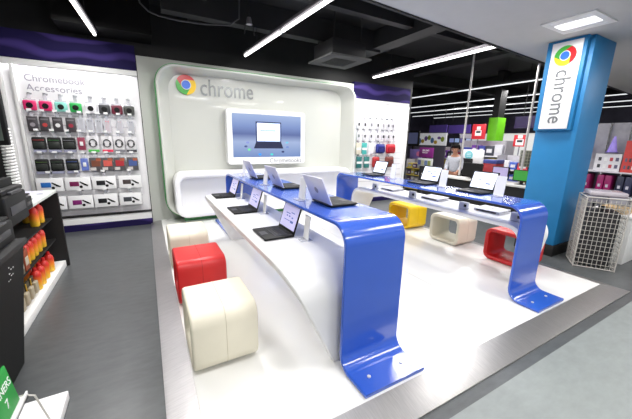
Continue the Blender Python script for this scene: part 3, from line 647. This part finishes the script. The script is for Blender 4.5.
def bottle(label, loc0, k=1.0):
    t = thing('bottle', label, 'bottle', loc0, 0, 'red and yellow bottles on the black shelving')
    prof = [(.036, 0), (.042, .012), (.046, .15), (.04, .18), (.024, .2)]
    b = new(); loft(b, [[(r*math.cos(2*PI*i/14), r*math.sin(2*PI*i/14), z*k) for i in range(14)] for r, z in prof]); obj('body', b, BOT, t)
    obj('cap', cyl(new(), (0, 0, .2*k), (0, 0, .235*k), .02, 12, .017), colm((196, 30, 30)), t); return t
for nm, z, ys, x in (('upper', .602, (4.32, 4.5), -1.1), ('middle', .332, (3.84, 3.97, 4.1, 4.24, 4.4), -1.1), ('bottom', .032, (3.88, 4.02, 4.18, 4.38), -1.06)):
    for i, y in enumerate(sorted(ys, reverse=True)):
        bottle('red and yellow bottle on the %s shelf of black unit, %s from far end' % (nm, ORD[i]), (x, y, z), 1.02)
    for i, y in enumerate(sorted(ys, reverse=True)[::2]):
        bottle('red and yellow bottle in rear row of the %s shelf, %s from far end' % (nm, ORD[i]), (x-.12, y+.04, z), 1.02)
for i, y in enumerate((2.95, 3.08, 3.21, 3.34, 3.47, 3.6, 3.73)):
    t = thing('blister_pack', 'black and yellow blister pack standing on the bottom white shelf, %s from the near end' % ORD[i], 'blister pack', (-1.05, y, .032), 0, 'blister packs on the bottom shelf')
    obj('backing_card', bx(new(), -.02, -.05, 0, .0, .05, .2, .002), colm((70, 62, 46)), t)
    obj('yellow_edge', bx(new(), .0, -.052, 0, .006, -.04, .2), colm((222, 176, 60)), t)
    obj('moulded_window', bx(new(), .0, -.036, .03, .035, .042, .15, .012, 3), colm((172, 160, 136)), t)
for i, y in enumerate((2.98, 3.12, 3.26, 3.4, 3.54, 3.68)):
    t = thing('boxed_goods', 'dark patterned box on the middle shelf of the black unit, %s from the near end' % ORD[i], 'box', (-1.1, y, .332), 0, 'dark boxes on the middle shelf')
    obj('carton', bx(new(), -.06, -.055, 0, .06, .055, .2, .003), colm([(110, 60, 50), (150, 110, 60), (90, 80, 74), (130, 40, 40), (96, 86, 60), (150, 70, 40)][i]), t)
    obj('label', bx(new(), .0595, -.04, .05, .062, .04, .13), colm((200, 190, 170)), t)
for i, (y, n_) in enumerate(((3.9, 5), (4.25, 4), (4.55, 3))):
    t = thing('leaflet_stack', '%s low stack of pale leaflets on the white top of the black shelving' % ('nearest', 'middle', 'farthest')[i], 'leaflets', (-1.12, y, .936), .1*i, 'leaflet stacks on the shelf top')
    for k in range(n_): obj('leaflet', bx(new(), -.08+.002*k, -.12, .004*k, .08-.001*k, .12, .004*k+.0035), colm([(206, 204, 222), (222, 222, 218)][k % 2]), t)
for o in COL.objects:
    if o.parent is None and o.name.split('.')[0] in ('shelf_unit', 'bottle', 'blister_pack', 'boxed_goods', 'leaflet_stack'): o.location.x -= .05
# black pedestal with sloping front
t = thing('printer_pedestal', 'black pedestal with sloping front at the left edge of the aisle', 'pedestal', (-1.15, 2.4, FZ))
b = new(); loft(b, [[(-1.5, 2.2, FZ), (-.93, 2.2, FZ), (-.93, 2.7, FZ), (-1.5, 2.7, FZ)], [(-1.5, 2.2, .86), (-.8, 2.2, .86), (-.8, 2.7, .86), (-1.5, 2.7, .86)]]); P('body', b, BLK, t)
b = new(); bx(b, -1.52, 2.18, .86, -.78, 2.72, .9, .006); P('top', b, BLK_M, t)
b = new()
random.seed(3)
for k in range(9):
    y = 2.42+.02*(k % 4)+random.random()*.02; z = .7+.022*(k//2); x = -.93+.13*(z-FZ)/.91+.001
    bx(b, x-.002, y, z, x+.001, y+.01, z+.005)
P('white_print', b, W_CARD, t)
def printer(label, loc0, w_, d_, h_, slats):
    t = thing('printer', label, 'printer', loc0, 0, 'black printers on the left aisle')
    obj('body', bx(new(), -w_, -d_, 0, w_, d_, h_*.7, .015, 3), BLK, t)
    obj('output_slot', bx(new(), w_-.004, -d_*.7, h_*.25, w_+.006, d_*.7, h_*.45, .003), CHAR, t)
    lid = obj('lid', bx(new(), -w_*.96, -d_*.96, h_*.7+.004, w_*.97, d_*.97, h_*.82, .01), BLK, t)
    if slats:
        b = new()
        for k in range(7): bx(b, -w_*.9+k*w_*.26, -d_*.9, h_*.82, -w_*.9+k*w_*.26+w_*.14, d_*.92, h_)
        obj('slatted_rack', b, BLK, lid)
    else: obj('scanner_hood', bx(new(), -w_*.9, -d_*.9, h_*.82, w_*.5, d_*.9, h_, .01), BLK, lid)
    obj('control_panel', bx(new(), w_-.06, -d_*.5, h_*.69, w_+.012, d_*.5, h_*.76, .006), CHAR, t)
    return t
printer('black printer on the sloping black pedestal at the left edge', (-1.25, 2.45, .902), .42, .25, .2, False)
printer('black printer with slatted rack on the near end of the shelving top', (-1.21, 3.05, .937), .32, .22, .33, True)
printer('low flat black printer on the shelving top behind the slatted one', (-1.2, 3.5, .937), .24, .16, .17, False)
# monitor at the very left
t = thing('monitor', 'dark framed monitor on a thin stand at the upper left edge', 'monitor', (-1.35, 3.7, .936))
b = new(); bx(b, -1.79, 3.7, 1.5, -1.05, 3.75, 2.12, .01); P('casing', b, BLK, t)
b = new(); bx(b, -1.76, 3.695, 1.54, -1.08, 3.7005, 2.09); P('screen', b, mat('screen_off', (92, 104, 96), .15, var=.1), t)
b = new(); cyl(b, (-1.4, 3.74, .95), (-1.4, 3.74, 1.55), .02, 10); P('stand_pole', b, CHAR, t)
b = new(); bx(b, -1.52, 3.68, .936, -1.28, 3.81, .952, .004); P('stand_foot', b, CHAR, t)
t = thing('coiled_cable', 'white coiled cable standing on the shelving beside the accessory wall', 'cable', (-1.3, 4.5, .936))
obj('coil', tube(new(), [(.045*math.cos(k*.8), .045*math.sin(k*.8), .02+k*.0042) for k in range(170)], .011, 6), W_MATT, t)
obj('weighted_base', cyl(new(), (0, 0, 0), (0, 0, .012), .07, 18), W_MATT, t)

# ------------------------------------------------------------ leaflet stand, bottom left
t = thing('leaflet_stand', 'low white stand with wire rack holding green leaflets at the lower left corner', 'leaflet stand', (-.9, 1.85, FZ))
b = new(); bx(b, -1.25, 1.4, FZ, -.575, 2.16, .01, .004); P('base_plate', b, W_CARD, t)
for y in (1.445, 1.945):
    b = new()
    tube(b, [(-.62, y, .012), (-.66, y, .2), (-.7, y, .22), (-.78, y, .22)], .005, 6)
    tube(b, [(-.79, y, .24), (-.81, y, .5), (-.77, y, .54)], .005, 6)
    P('wire_frame', b, WIRE, t)
b = new(); bx(b, -.82, 1.42, .206, -.685, 1.95, .22, .002); bx(b, -.693, 1.42, .206, -.685, 1.95, .24, .002); P('ledge', b, W_CARD, t)
GRNL = colm((36, 150, 62))
for i in range(3):
    x = -.71-.03*i
    tl = thing('leaflet', ('front green leaflet with number 7 in the white wire rack', 'middle green leaflet with pale top in the white wire rack', 'rear white leaflet in the wire rack')[i], 'leaflet', (x, 1.7, .2235), 0, 'leaflets in the wire rack')
    M = Matrix.Rotation(math.radians(-7), 4, 'Y')
    obj('sheet', bx(new(), -.01, -.23, 0, 0, .22, .22+.045*i, .001, M=M), GRNL if i < 2 else PAPER, tl)
    if i == 0:
        for s, y, z, wd, hh in (('PLANNERS', -.04, .12, .25, .042), ('7', .1, .045, .03, .045)):
            F = M @ frame((.0005, y, z), (0, 1, 0), (0, 0, 1)); text('lettering', s, W_CARD, tl, wd, F, .0008, hh)
    elif i == 1:
        F = M @ frame((.0005, -.2, .222), (0, 1, 0), (0, 0, 1)); text('lettering', 'GIFTS', W_CARD, tl, .36, F, .0008, .035)

# ------------------------------------------------------------ the store behind
# long service table
t = thing('service_table', 'long black table with pale top beyond the farther blue counter', 'table', (6.85, 4.2, FZ))
b = new(); bx(b, 6.5, 2.75, .74, 6.9, 5.75, .78, .004); P('tabletop', b, colm((206, 204, 200)), t)
b = new(); bx(b, 6.55, 2.8, FZ, 6.58, 5.7, .739); P('front_panel', b, BLK_M, t)
for y in (2.82, 4.25, 5.68):
    b = new(); bx(b, 6.6, y-.02, FZ, 6.88, y+.02, .739); P('leg_panel', b, BLK_M, t)
def monitor(label, loc0, rz, w_, h_, m, group=None):
    t = thing('monitor', label, 'monitor', loc0, rz, group)
    obj('casing', bx(new(), -w_/2, -.015, .06, w_/2, .02, .06+h_, .008), BLK, t)
    obj('screen', bx(new(), -w_/2+.02, -.018, .085, w_/2-.02, -.0145, .045+h_), m, t)
    obj('stand', bx(new(), -.03, -.005, .006, .03, .015, .07), BLK, t); obj('foot', bx(new(), -.1, -.08, 0, .1, .08, .008, .003), BLK, t); return t
monitor('black monitor with dark screen behind the service table pole', (6.72, 4.43, .78), -PI/2, .5, .3, BLK)
monitor('black monitor with pinkish screen on the service table', (6.74, 3.78, .78), -PI/2, .36, .27, glow((150, 140, 176), .5))
monitor('dark blue monitor showing a green picture beside the blue pillar', (6.74, 3.33, .78), -PI/2, .36, .24, glow((50, 130, 50), .45))
t = thing('white_pole', 'thin white pole rising from the service table to the ceiling', 'pole', (6.86, 4.86, .781))
b = new(); cyl(b, (6.86, 4.86, .79), (6.86, 4.86, 3.85), .022, 10); P('shaft', b, colm((190, 186, 182)), t)
b = new(); cyl(b, (6.86, 4.86, .78), (6.86, 4.86, .795), .05, 14); P('foot', b, CHAR, t)
t = thing('pale_pole', 'thin pale pole beside the left edge of the blue pillar', 'pole', (7.6, 3.8, FZ))
b = new(); cyl(b, (7.6, 3.8, FZ), (7.6, 3.8, 3.85), .025, 10); P('shaft', b, colm((196, 192, 190)), t)

# board with turquoise disc
t = thing('notice_board', 'white board with turquoise round mark standing behind the service table', 'board', (8.0, 5.32, FZ))
b = new(); bx(b, 8.0, 5.01, 1.05, 8.03, 5.63, 1.42, .003); P('face', b, W_CARD, t)
c = [(5.44+.12*math.cos(2*PI*k/24), 1.265+.12*math.sin(2*PI*k/24)) for k in range(24)]
b = new(); loft(b, [[(8.0, y, z) for y, z in c], [(7.996, y, z) for y, z in c]]); P('round_mark', b, colm((110, 196, 206)), t)
for z in (1.31, 1.265, 1.22):
    b = new(); bx(b, 7.993, 5.37, z, 7.9965, 5.51, z+.02); P('mark_line', b, colm((200, 230, 234)), t)
for y in (5.04, 5.6):
    b = new(); cyl(b, (8.015, y, FZ), (8.015, y, 1.05), .012, 8); P('post', b, CHROME, t)

# racks and stock
def rack(label, x, y0, y1, z1, nsh, cols, name='stock_rack', d=.45, group=None, seed=1, item='carton', dens=.16, short=''):
    random.seed(seed)
    t = thing(name, label, 'shelving', (x+d/2, (y0+y1)/2, FZ))
    b = new(); bx(b, x+d-.03, y0, FZ, x+d, y1, z1); P('back_board', b, colm((186, 184, 190)), t)
    for y in (y0, y1-.03):
        b = new(); bx(b, x, y, FZ, x+d-.03, y+.03, z1); P('side_board', b, colm((160, 158, 164)), t)
    for k in range(nsh):
        z = .05+(z1-.1)*k/nsh
        b = new(); bx(b, x+.01, y0+.03, z-.02, x+d-.03, y1-.03, z); P('shelf', b, W_MATT, t)
        b = new(); bx(b, x-.006, y0+.03, z-.03, x+.01, y1-.03, z+.004); P('price_strip', b, colm((232, 206, 90) if name == 'price_rack' else (226, 226, 230)), t)
        gap = (z1-.1)/nsh-.05; y = y1-.05; n_ = 0
        while y > y0+.1:
            ww = min(random.uniform(dens*.7, dens*1.2), y-y0-.04); hh = random.uniform(.6, .95)*gap; cc = random.choice(cols)
            q = thing(item, '%s %s on %s shelf of %s, %s from left' % (cc[1], item.replace('_', ' '), ('lowest', 'second', 'third', 'fourth', 'fifth')[k], short, ORD[n_] if n_ < 10 else '%dth' % (n_+1)), item.replace('_', ' '), (x+.04, y-ww/2, z+.003), 0, 'stock on the shelves of the store behind')
            obj('box', bx(new(), 0, -ww/2+.008, 0, .25, ww/2-.008, hh, .004), colm(cc[0]), q)
            obj('label', bx(new(), -.003, -ww*.3, hh*.3, .001, ww*.3, hh*.7), colm(cc[2] if len(cc) > 2 else (226, 226, 230)), q)
            y -= ww+.01; n_ += 1
    return t
PURPW = [((110, 60, 150), 'purple'), ((214, 214, 222), 'white'), ((60, 70, 150), 'blue'), ((150, 40, 60), 'red'), ((196, 170, 70), 'ochre'), ((70, 72, 84), 'slate')]
rack('low black rack with yellow price strips left of the man', 7.9, 6.95, 7.7, 1.02, 4, [((60, 56, 62), 'dark'), ((216, 196, 90), 'yellow'), ((190, 186, 190), 'pale'), ((96, 60, 110), 'plum')], 'price_rack', seed=2, short='the rack with yellow strips')
rack('white rack with mixed stock behind the turquoise marked board', 8.98, 5.0, 6.4, 1.68, 4, PURPW, seed=4, dens=.28, short='rack behind turquoise board')
rack('low white rack with bright packs beside the green pillar', 8.2, 3.7, 4.75, 1.3, 4, [((200, 204, 220), 'pale'), ((70, 100, 190), 'blue'), ((206, 60, 70), 'red'), ((226, 226, 230), 'white'), ((150, 150, 60), 'olive')], seed=5, dens=.22, short='rack beside green pillar')
rack('far back rack with purple and white stock', 12.0, 7.4, 11.2, 1.4, 3, PURPW, seed=6, dens=.4, short='the far back rack')
rack('tall rack with small packs at the back right', 12.5, 2.5, 5.6, 2.0, 4, PURPW, seed=8, dens=.36, short='back right tall rack')

# flower posters, screens on the far wall
t = thing('flower_poster', 'wide white poster with coloured petals on the far wall left of the man', 'poster', (11.9, 10.2, 1.5))
b = new(); bx(b, 11.9, 9.3, 1.46, 11.95, 11.1, 2.02); P('sheet', b, glow((222, 222, 226), .25), t)  # faint emission painted into the sheet to brighten it, no lamp behind
random.seed(12)
for k in range(9):
    y = 9.5+.19*k; z = 1.6+random.random()*.3; b = new(); ball(b, (11.9, y, z), .1, (.06, 1, .5+random.random())); P('petal', b, colm([(150, 170, 60), (120, 90, 160), (214, 170, 60), (90, 130, 180)][k % 4]), t)
b = new(); bx(b, 11.88, 9.3, FZ, 11.94, 11.1, 1.42); tag(obj('partition_board', b, colm((90, 84, 100))), 'grey partition below the flower poster', 'partition')
for y0, y1, z0, z1, nm in ((9.35, 10.3, 2.05, 2.38, 'short'), (8.2, 9.25, 2.0, 2.35, 'long dark')):
    t = thing('header_board', '%s purple header board hanging high at the far back' % nm, 'header board', (11.93, (y0+y1)/2, z0))
    b = new(); bx(b, 11.9, y0, z0, 11.96, y1, z1); P('board', b, colm((84, 60, 150)), t)
    for y in (y0+.15, y1-.15):
        b = new(); cyl(b, (11.93, y, z1), (11.93, y, 3.85), .01, 6); P('rod', b, DUCT, t)
for k in range(4):
    o = thing('television', 'small television showing a pale picture on the far wall, %s from the left' % ORD[k], 'television', (11.95, 9.05-.27*k, 1.6), 0, 'televisions on the far wall')
    obj('casing', bx(new(), 0, -.125, 0, .05, .125, .2, .005), BLK, o); obj('screen', bx(new(), -.004, -.11, .015, .001, .11, .185), glow([(110, 120, 170), (130, 150, 190), (90, 84, 140), (150, 160, 190)][k], .6), o)
    obj('stem', bx(new(), .0, -.02, -1.65, .04, .02, 0), CHAR, o)
t = thing('hanging_monitor', 'large dark monitor on a post beside the narrow accessory wall', 'monitor', (10, 9.45, FZ))
b = new(); bx(b, 10, 9.15, 1.43, 10.06, 9.8, 2.06, .01); P('casing', b, BLK, t)
b = new(); bx(b, 9.995, 9.22, 1.52, 10.001, 9.73, 1.98); P('screen', b, glow((56, 62, 96), .5), t)
b = new(); bx(b, 10.0, 9.4, FZ, 10.06, 9.5, 1.43); P('post', b, BLK, t)
t = thing('white_partition', 'white partition running across the far back below the purple boards', 'partition', (12.4, 7.4, FZ))
b = new(); bx(b, 12.7, 5.8, FZ, 12.75, 9.2, 1.95); P('panel', b, W_CARD, t)
b = new(); bx(b, 12.68, 5.78, 1.95, 12.77, 9.22, 2.0); P('cap_rail', b, W_MATT, t)
# purple posters and signs
t = thing('purple_sign', 'square purple sign with white lines of lettering left of the man', 'sign', (8, 6.83, FZ))
b = new(); bx(b, 7.84, 6.56, 1.12, 7.88, 7.11, 1.43, .004); P('board', b, PURPLE, t)
for s, z, wd in (('MIX AND', 1.32, .26), ('MATCH', 1.25, .2)):
    M = frame((7.839, 6.97, z), (0, -1, 0), (0, 0, 1)); M.translation -= Vector(t.location); text('lettering', s, W_CARD, t, wd, M, .002, .05)
b = new(); bx(b, 7.86, 6.8, FZ, 7.9, 6.88, 1.12); P('post', b, CHAR, t)
t = thing('leaflet_tray', 'pale tray of coloured leaflets below the purple sign', 'leaflet tray', (7.8, 6.83, FZ))
b = new(); bx(b, 7.8, 6.52, .84, 7.84, 7.11, 1.09, .004); P('panel', b, colm((206, 208, 206)), t)
for k in range(4):
    b = new(); bx(b, 7.785, 6.57+k*.13, .88, 7.799, 6.68+k*.13, 1.03); P('leaflet', b, colm([(140, 150, 90), (110, 130, 170), (180, 180, 150), (90, 96, 150)][k]), t)
b = new(); bx(b, 7.8, 6.6, FZ, 7.84, 7.0, .84); P('stem', b, CHAR, t)
t = thing('violet_poster', 'violet poster with pink disc standing above the price rack', 'poster', (8.3, 7.6, 1.03))
b = new(); bx(b, 8.25, 7.38, 1.03, 8.29, 7.9, 1.35, .003); P('sheet', b, colm((120, 100, 170)), t)
b = new(); cyl(b, (8.25, 7.52, 1.2), (8.246, 7.52, 1.2), .08, 18); P('disc', b, colm((206, 110, 150)), t)
# green pillar
t = thing('green_pillar', 'bright green square pillar in the store behind the laptops', 'pillar', (10.2, 6.1, FZ))
b = new(); bx(b, 10, 5.95, FZ, 10.45, 6.25, 2.42, .01); P('shaft', b, GREENP, t)
b = new(); bx(b, 9.99, 5.94, FZ, 10.46, 6.26, .1); P('base', b, BLK_M, t)
b = new(); bx(b, 10.05, 6.0, 2.421, 10.4, 6.2, 3.84); P('upper_column', b, BLK_M, t)
t = thing('hanging_sign', 'dark purple sign hanging right of the green pillar', 'sign', (9.63, 4.4, 2.05))
b = new(); bx(b, 9.6, 3.6, 2.05, 9.66, 5.2, 2.38); P('board', b, colm((48, 36, 80)), t)
for y in (3.8, 5.0):
    b = new(); cyl(b, (9.63, y, 2.38), (9.63, y, 3.85), .01, 6); P('rod', b, DUCT, t)
for x, y0, y1, z0, z1, nm in ((8.9, 5.63, 6.05, 1.72, 2.16, 'red framed sign with white figure left of the green pillar'), (8.9, 4.45, 4.78, 1.53, 1.84, 'smaller red sign with white figure right of the green pillar')):
    t = thing('red_sign', nm, 'sign', (x, (y0+y1)/2, FZ))
    b = new(); bx(b, x, y0, z0, x+.04, y1, z1, .003); P('board', b, colm((206, 44, 56)), t)
    ym, zm = (y0+y1)/2, (z0+z1)/2; b = new(); bx(b, x-.004, ym-.1, zm-.12, x+.001, ym+.1, zm+.04); bx(b, x-.004, ym-.06, zm+.06, x+.001, ym+.06, zm+.15); P('white_figure', b, W_CARD, t)
    b = new(); bx(b, x-.005, ym-.07, zm-.04, x-.0039, ym+.07, zm+.02); P('dark_band', b, CHAR, t)
    b = new(); cyl(b, (x+.02, ym, FZ), (x+.02, ym, z0), .015, 8); P('post', b, CHROME, t)
# boxes on the service table end
tag(obj('red_carton', bx(new(), 7.3, 4.23, FZ, 7.65, 4.56, 1.12, .01), colm((150, 36, 44))), 'tall dark red carton standing behind the service table', 'carton')
tag(obj('blue_carton', bx(new(), 7.3, 4.23, 1.121, 7.65, 4.56, 1.21, .01), colm((60, 70, 140))), 'flat blue carton on top of the dark red carton', 'carton')
t = thing('grid_panel', 'olive grey wire grid panel left of the blue pillar', 'grid panel', (7.8, 3.75, FZ))
b = new()
for k in range(9): cyl(b, (7.8, 3.5+.06*k, 1.08), (7.8, 3.5+.06*k, 1.45), .006, 5)
for k in range(6): cyl(b, (7.8, 3.5, 1.08+.074*k), (7.8, 3.98, 1.08+.074*k), .006, 5)
P('grid', b, colm((150, 150, 130)), t)
b = new(); bx(b, 7.82, 3.5, 1.08, 7.84, 3.98, 1.45); P('backing', b, colm((96, 100, 90)), t)
b = new(); bx(b, 7.82, 3.7, FZ, 7.85, 3.78, 1.08); P('post', b, CHAR, t)

# sleeve rack at far right
t = thing('sleeve_rack', 'rack with hanging laptop sleeves at the right edge behind the wire bin', 'shelving', (8.2, 1.9, FZ))
b = new(); bx(b, 8.3, .6, FZ, 8.36, 3.1, 2.05); P('back_board', b, colm((150, 148, 156)), t)
b = new(); bx(b, 7.9, .6, FZ, 8.3, 3.1, .1); P('base', b, CHAR, t)
b = new(); bx(b, 7.95, .6, 1.08, 8.3, 3.1, 1.1); P('shelf', b, colm((206, 204, 210)), t)
b = new(); bx(b, 7.95, .6, .62, 8.3, 3.1, .64); P('shelf', b, colm((206, 204, 210)), t)
for y in (2.28, 2.59, 1.98, 3.07, .6):
    b = new(); bx(b, 8.26, y-.012, .1, 8.299, y+.012, 2.05); P('upright', b, CHROME, t)
sl = [(2.86, (140, 22, 88)), (2.72, (150, 26, 96)), (2.5, (162, 24, 104)), (2.38, (156, 24, 100)), (2.2, (40, 44, 70)), (2.08, (46, 50, 80)), (1.86, (50, 54, 78)), (1.7, (40, 42, 66)), (1.5, (120, 30, 90))]
for i, (y, c) in enumerate(sl):
    q = thing('laptop_sleeve', '%s laptop sleeve on the right edge rack, %s from the pillar side' % ('magenta' if c[0] > 100 else 'navy', ORD[i]), 'laptop sleeve', (8.05, y, .645), 0, 'laptop sleeves on the rack')
    obj('sleeve', bx(new(), -.03, -.055, 0, .22, .055, .38, .02, 2), colm(c), q); obj('tag', bx(new(), -.034, -.02, .14, -.029, .02, .2), colm((200, 196, 206)), q)
for i, (y, w_, c, nm) in enumerate(((2.48, .4, (214, 212, 216), 'white card picture'), (2.13, .26, (190, 60, 56), 'red poster'), (1.75, .4, (196, 70, 60), 'second red poster'))):
    q = thing('rack_poster', '%s on the upper part of the right edge rack' % nm, 'poster', (8.1, y, 1.102), 0)
    obj('sheet', bx(new(), 0, -w_/2, 0, .03, w_/2, .34 if i == 0 else .6), colm(c), q)
    for k in range(8):
        obj('print', bx(new(), -.003, -w_*.42+w_*.22*(k % 4), .06+.14*(k//4), .001, -w_*.42+w_*.22*(k % 4)+w_*.12, .13+.14*(k//4)), colm([(90, 86, 110), (180, 70, 80), (226, 226, 226), (60, 60, 66)][(k+i) % 4]), q)
for i, y in enumerate((2.86, 2.46)):
    q = thing('desk_lamp', '%s small purple toned gadget on the right edge rack above the card picture' % ('left', 'right')[i], 'gadget', (8.15, y, 1.485), 0, 'gadgets on the rack')
    obj('cone', cyl(new(), (0, 0, 0), (0, 0, .3), .08, 10, .015), colm((150, 130, 220)), q); obj('disc_foot', cyl(new(), (0, 0, -.02), (0, 0, 0), .1, 12), colm((90, 80, 140)), q)

# ------------------------------------------------------------ man behind the service table
def skin(name, pts, edges, parent, m, sub=2, root=0, extra=None):
    me = bpy.data.meshes.new(name); me.from_pydata([p[:3] for p in pts], edges, []); o = bpy.data.objects.new(name, me); COL.objects.link(o)
    sm_ = o.modifiers.new('skin', 'SKIN'); sv = me.skin_vertices[0].data
    for v, p in zip(sv, pts): v.radius = (p[3], p[4] if len(p) > 4 else p[3])
    sv[root].use_root = True
    ss = o.modifiers.new('sub', 'SUBSURF'); ss.levels = sub; ss.render_levels = sub
    dg = bpy.context.evaluated_depsgraph_get(); dg.update(); out = bpy.data.meshes.new_from_object(o.evaluated_get(dg))
    bpy.data.objects.remove(o); bm = new(); bm.from_mesh(out); bpy.data.meshes.remove(out)
    if extra: extra(bm)
    return obj(name, bm, m, parent, 180)
# local frame: the man looks towards -Y and a little down; turned afterwards
man = thing('person', 'man in grey shirt standing behind the service table, looking down', 'person', (7.2, 5.27, FZ+.002), -PI/2+.35); man.scale = (.96, .96, .96)
HS = 1.0
pts = [(0, 0, .90, .15, .11), (0, -.01, 1.05, .14, .10), (0, -.02, 1.2, .155, .11), (0, -.03, 1.31, .13, .09), (0, -.05, 1.40, .052), (0, -.08, 1.47, .058), (0, -.10, 1.55, .1, .108), (0, -.09, 1.61, .07),
       (.15, -.03, 1.29, .06), (.2, -.06, 1.08, .045), (.16, -.22, .95, .034), (.14, -.29, .925, .03),
       (-.15, -.03, 1.29, .06), (-.2, -.06, 1.08, .045), (-.16, -.22, .95, .034), (-.14, -.29, .925, .03),
       (.09, 0, .82, .09), (.1, -.01, .48, .062), (.1, .01, .1, .042), (.1, -.12, .035, .035),
       (-.09, 0, .82, .09), (-.1, -.01, .48, .062), (-.1, .01, .1, .042), (-.1, -.12, .035, .035)]
edg = [(0, 1), (1, 2), (2, 3), (3, 4), (4, 5), (5, 6), (6, 7), (3, 8), (8, 9), (9, 10), (10, 11), (3, 12), (12, 13), (13, 14), (14, 15), (0, 16), (16, 17), (17, 18), (18, 19), (0, 20), (20, 21), (21, 22), (22, 23)]
def face(bm):
    ball(bm, (0, -.21, 1.515), .014, (.9, 1.2, 1.5)); ball(bm, (.098, -.1, 1.53), .02, (.4, .8, 1.3)); ball(bm, (-.098, -.1, 1.53), .02, (.4, .8, 1.3))
    for s in (1, -1):
        for k in range(4):
            x = s*.14+(k-1.5)*.019; tube(bm, [(x, -.3, .925), (x, -.345-.004*(k % 3), .92), (x, -.37-.006*(k % 2), .903)], .0085, 6)
        tube(bm, [(s*.11, -.29, .925), (s*.09, -.32, .917), (s*.095, -.345, .907)], .0095, 6)
body = skin('body', pts, edg, man, SKIN, extra=face)
b = new(); ball(b, (.034, -.197, 1.535), .011, (1.3, .5, .7)); ball(b, (-.034, -.197, 1.535), .011, (1.3, .5, .7)); obj('eyes', b, BLK, body)
b = new(); ball(b, (0, -.194, 1.475), .018, (1.3, .4, .35)); obj('mouth', b, colm((150, 84, 78)), body)
b = new(); t_ = new(); bmesh.ops.create_uvsphere(t_, u_segments=20, v_segments=14, radius=.124)
bmesh.ops.delete(t_, geom=[v for v in t_.verts if (v.co.z < .015 and v.co.y < .03) or v.co.z < -.07], context='VERTS')
merge(b, t_, 0, Matrix.Translation((0, -.083, 1.575)) @ Matrix.Rotation(.2, 4, 'X') @ Matrix.Diagonal((.95, 1.08, 1, 1))); obj('hair', b, HAIR, man)
sp = [(0, 0, .88, .175, .135), (0, -.01, 1.05, .165, .125), (0, -.02, 1.2, .178, .132), (0, -.03, 1.31, .135, .1), (0, -.045, 1.38, .075),
      (.15, -.03, 1.29, .078), (.2, -.06, 1.08, .062), (.165, -.2, .965, .048), (-.15, -.03, 1.29, .078), (-.2, -.06, 1.08, .062), (-.165, -.2, .965, .048)]
def shirt_mat():
    M = mat('grey_check_shirt', (172, 175, 184), .8, var=.1, scale=30); return M
skin('shirt', sp, [(0, 1), (1, 2), (2, 3), (3, 4), (3, 5), (5, 6), (6, 7), (3, 8), (8, 9), (9, 10)], man, shirt_mat())
tp = [(0, 0, .9, .165, .125), (.095, 0, .8, .108), (.1, -.01, .48, .082), (.1, .01, .08, .062), (-.095, 0, .8, .108), (-.1, -.01, .48, .082), (-.1, .01, .08, .062)]
skin('trousers', tp, [(0, 1), (1, 2), (2, 3), (0, 4), (4, 5), (5, 6)], man, CHAR)
for s in (1, -1): obj('shoe', ball(new(), (s*.1, -.05, .04), .05, (1, 2.6, .8)), BLK, man)
t = thing('office_chair', 'black chair back standing right of the man', 'chair', (7.7, 5.3, FZ))
b = new(); bx(b, 7.58, 5.0, .45, 7.98, 5.4, .52, .03); P('seat', b, BLK, t)
b = new(); bx(b, 7.51, 5.0, .5, 7.57, 5.4, 1.2, .03); P('backrest', b, BLK, t)
b = new(); cyl(b, (7.78, 5.2, .05), (7.78, 5.2, .45), .03, 10); P('column', b, CHAR, t)
for k in range(5):
    a = 2*PI*k/5; b = new(); cyl(b, (7.78, 5.2, .06), (7.78+.26*math.cos(a), 5.2+.26*math.sin(a), FZ+.03), .02, 8); P('foot_arm', b, CHAR, t)
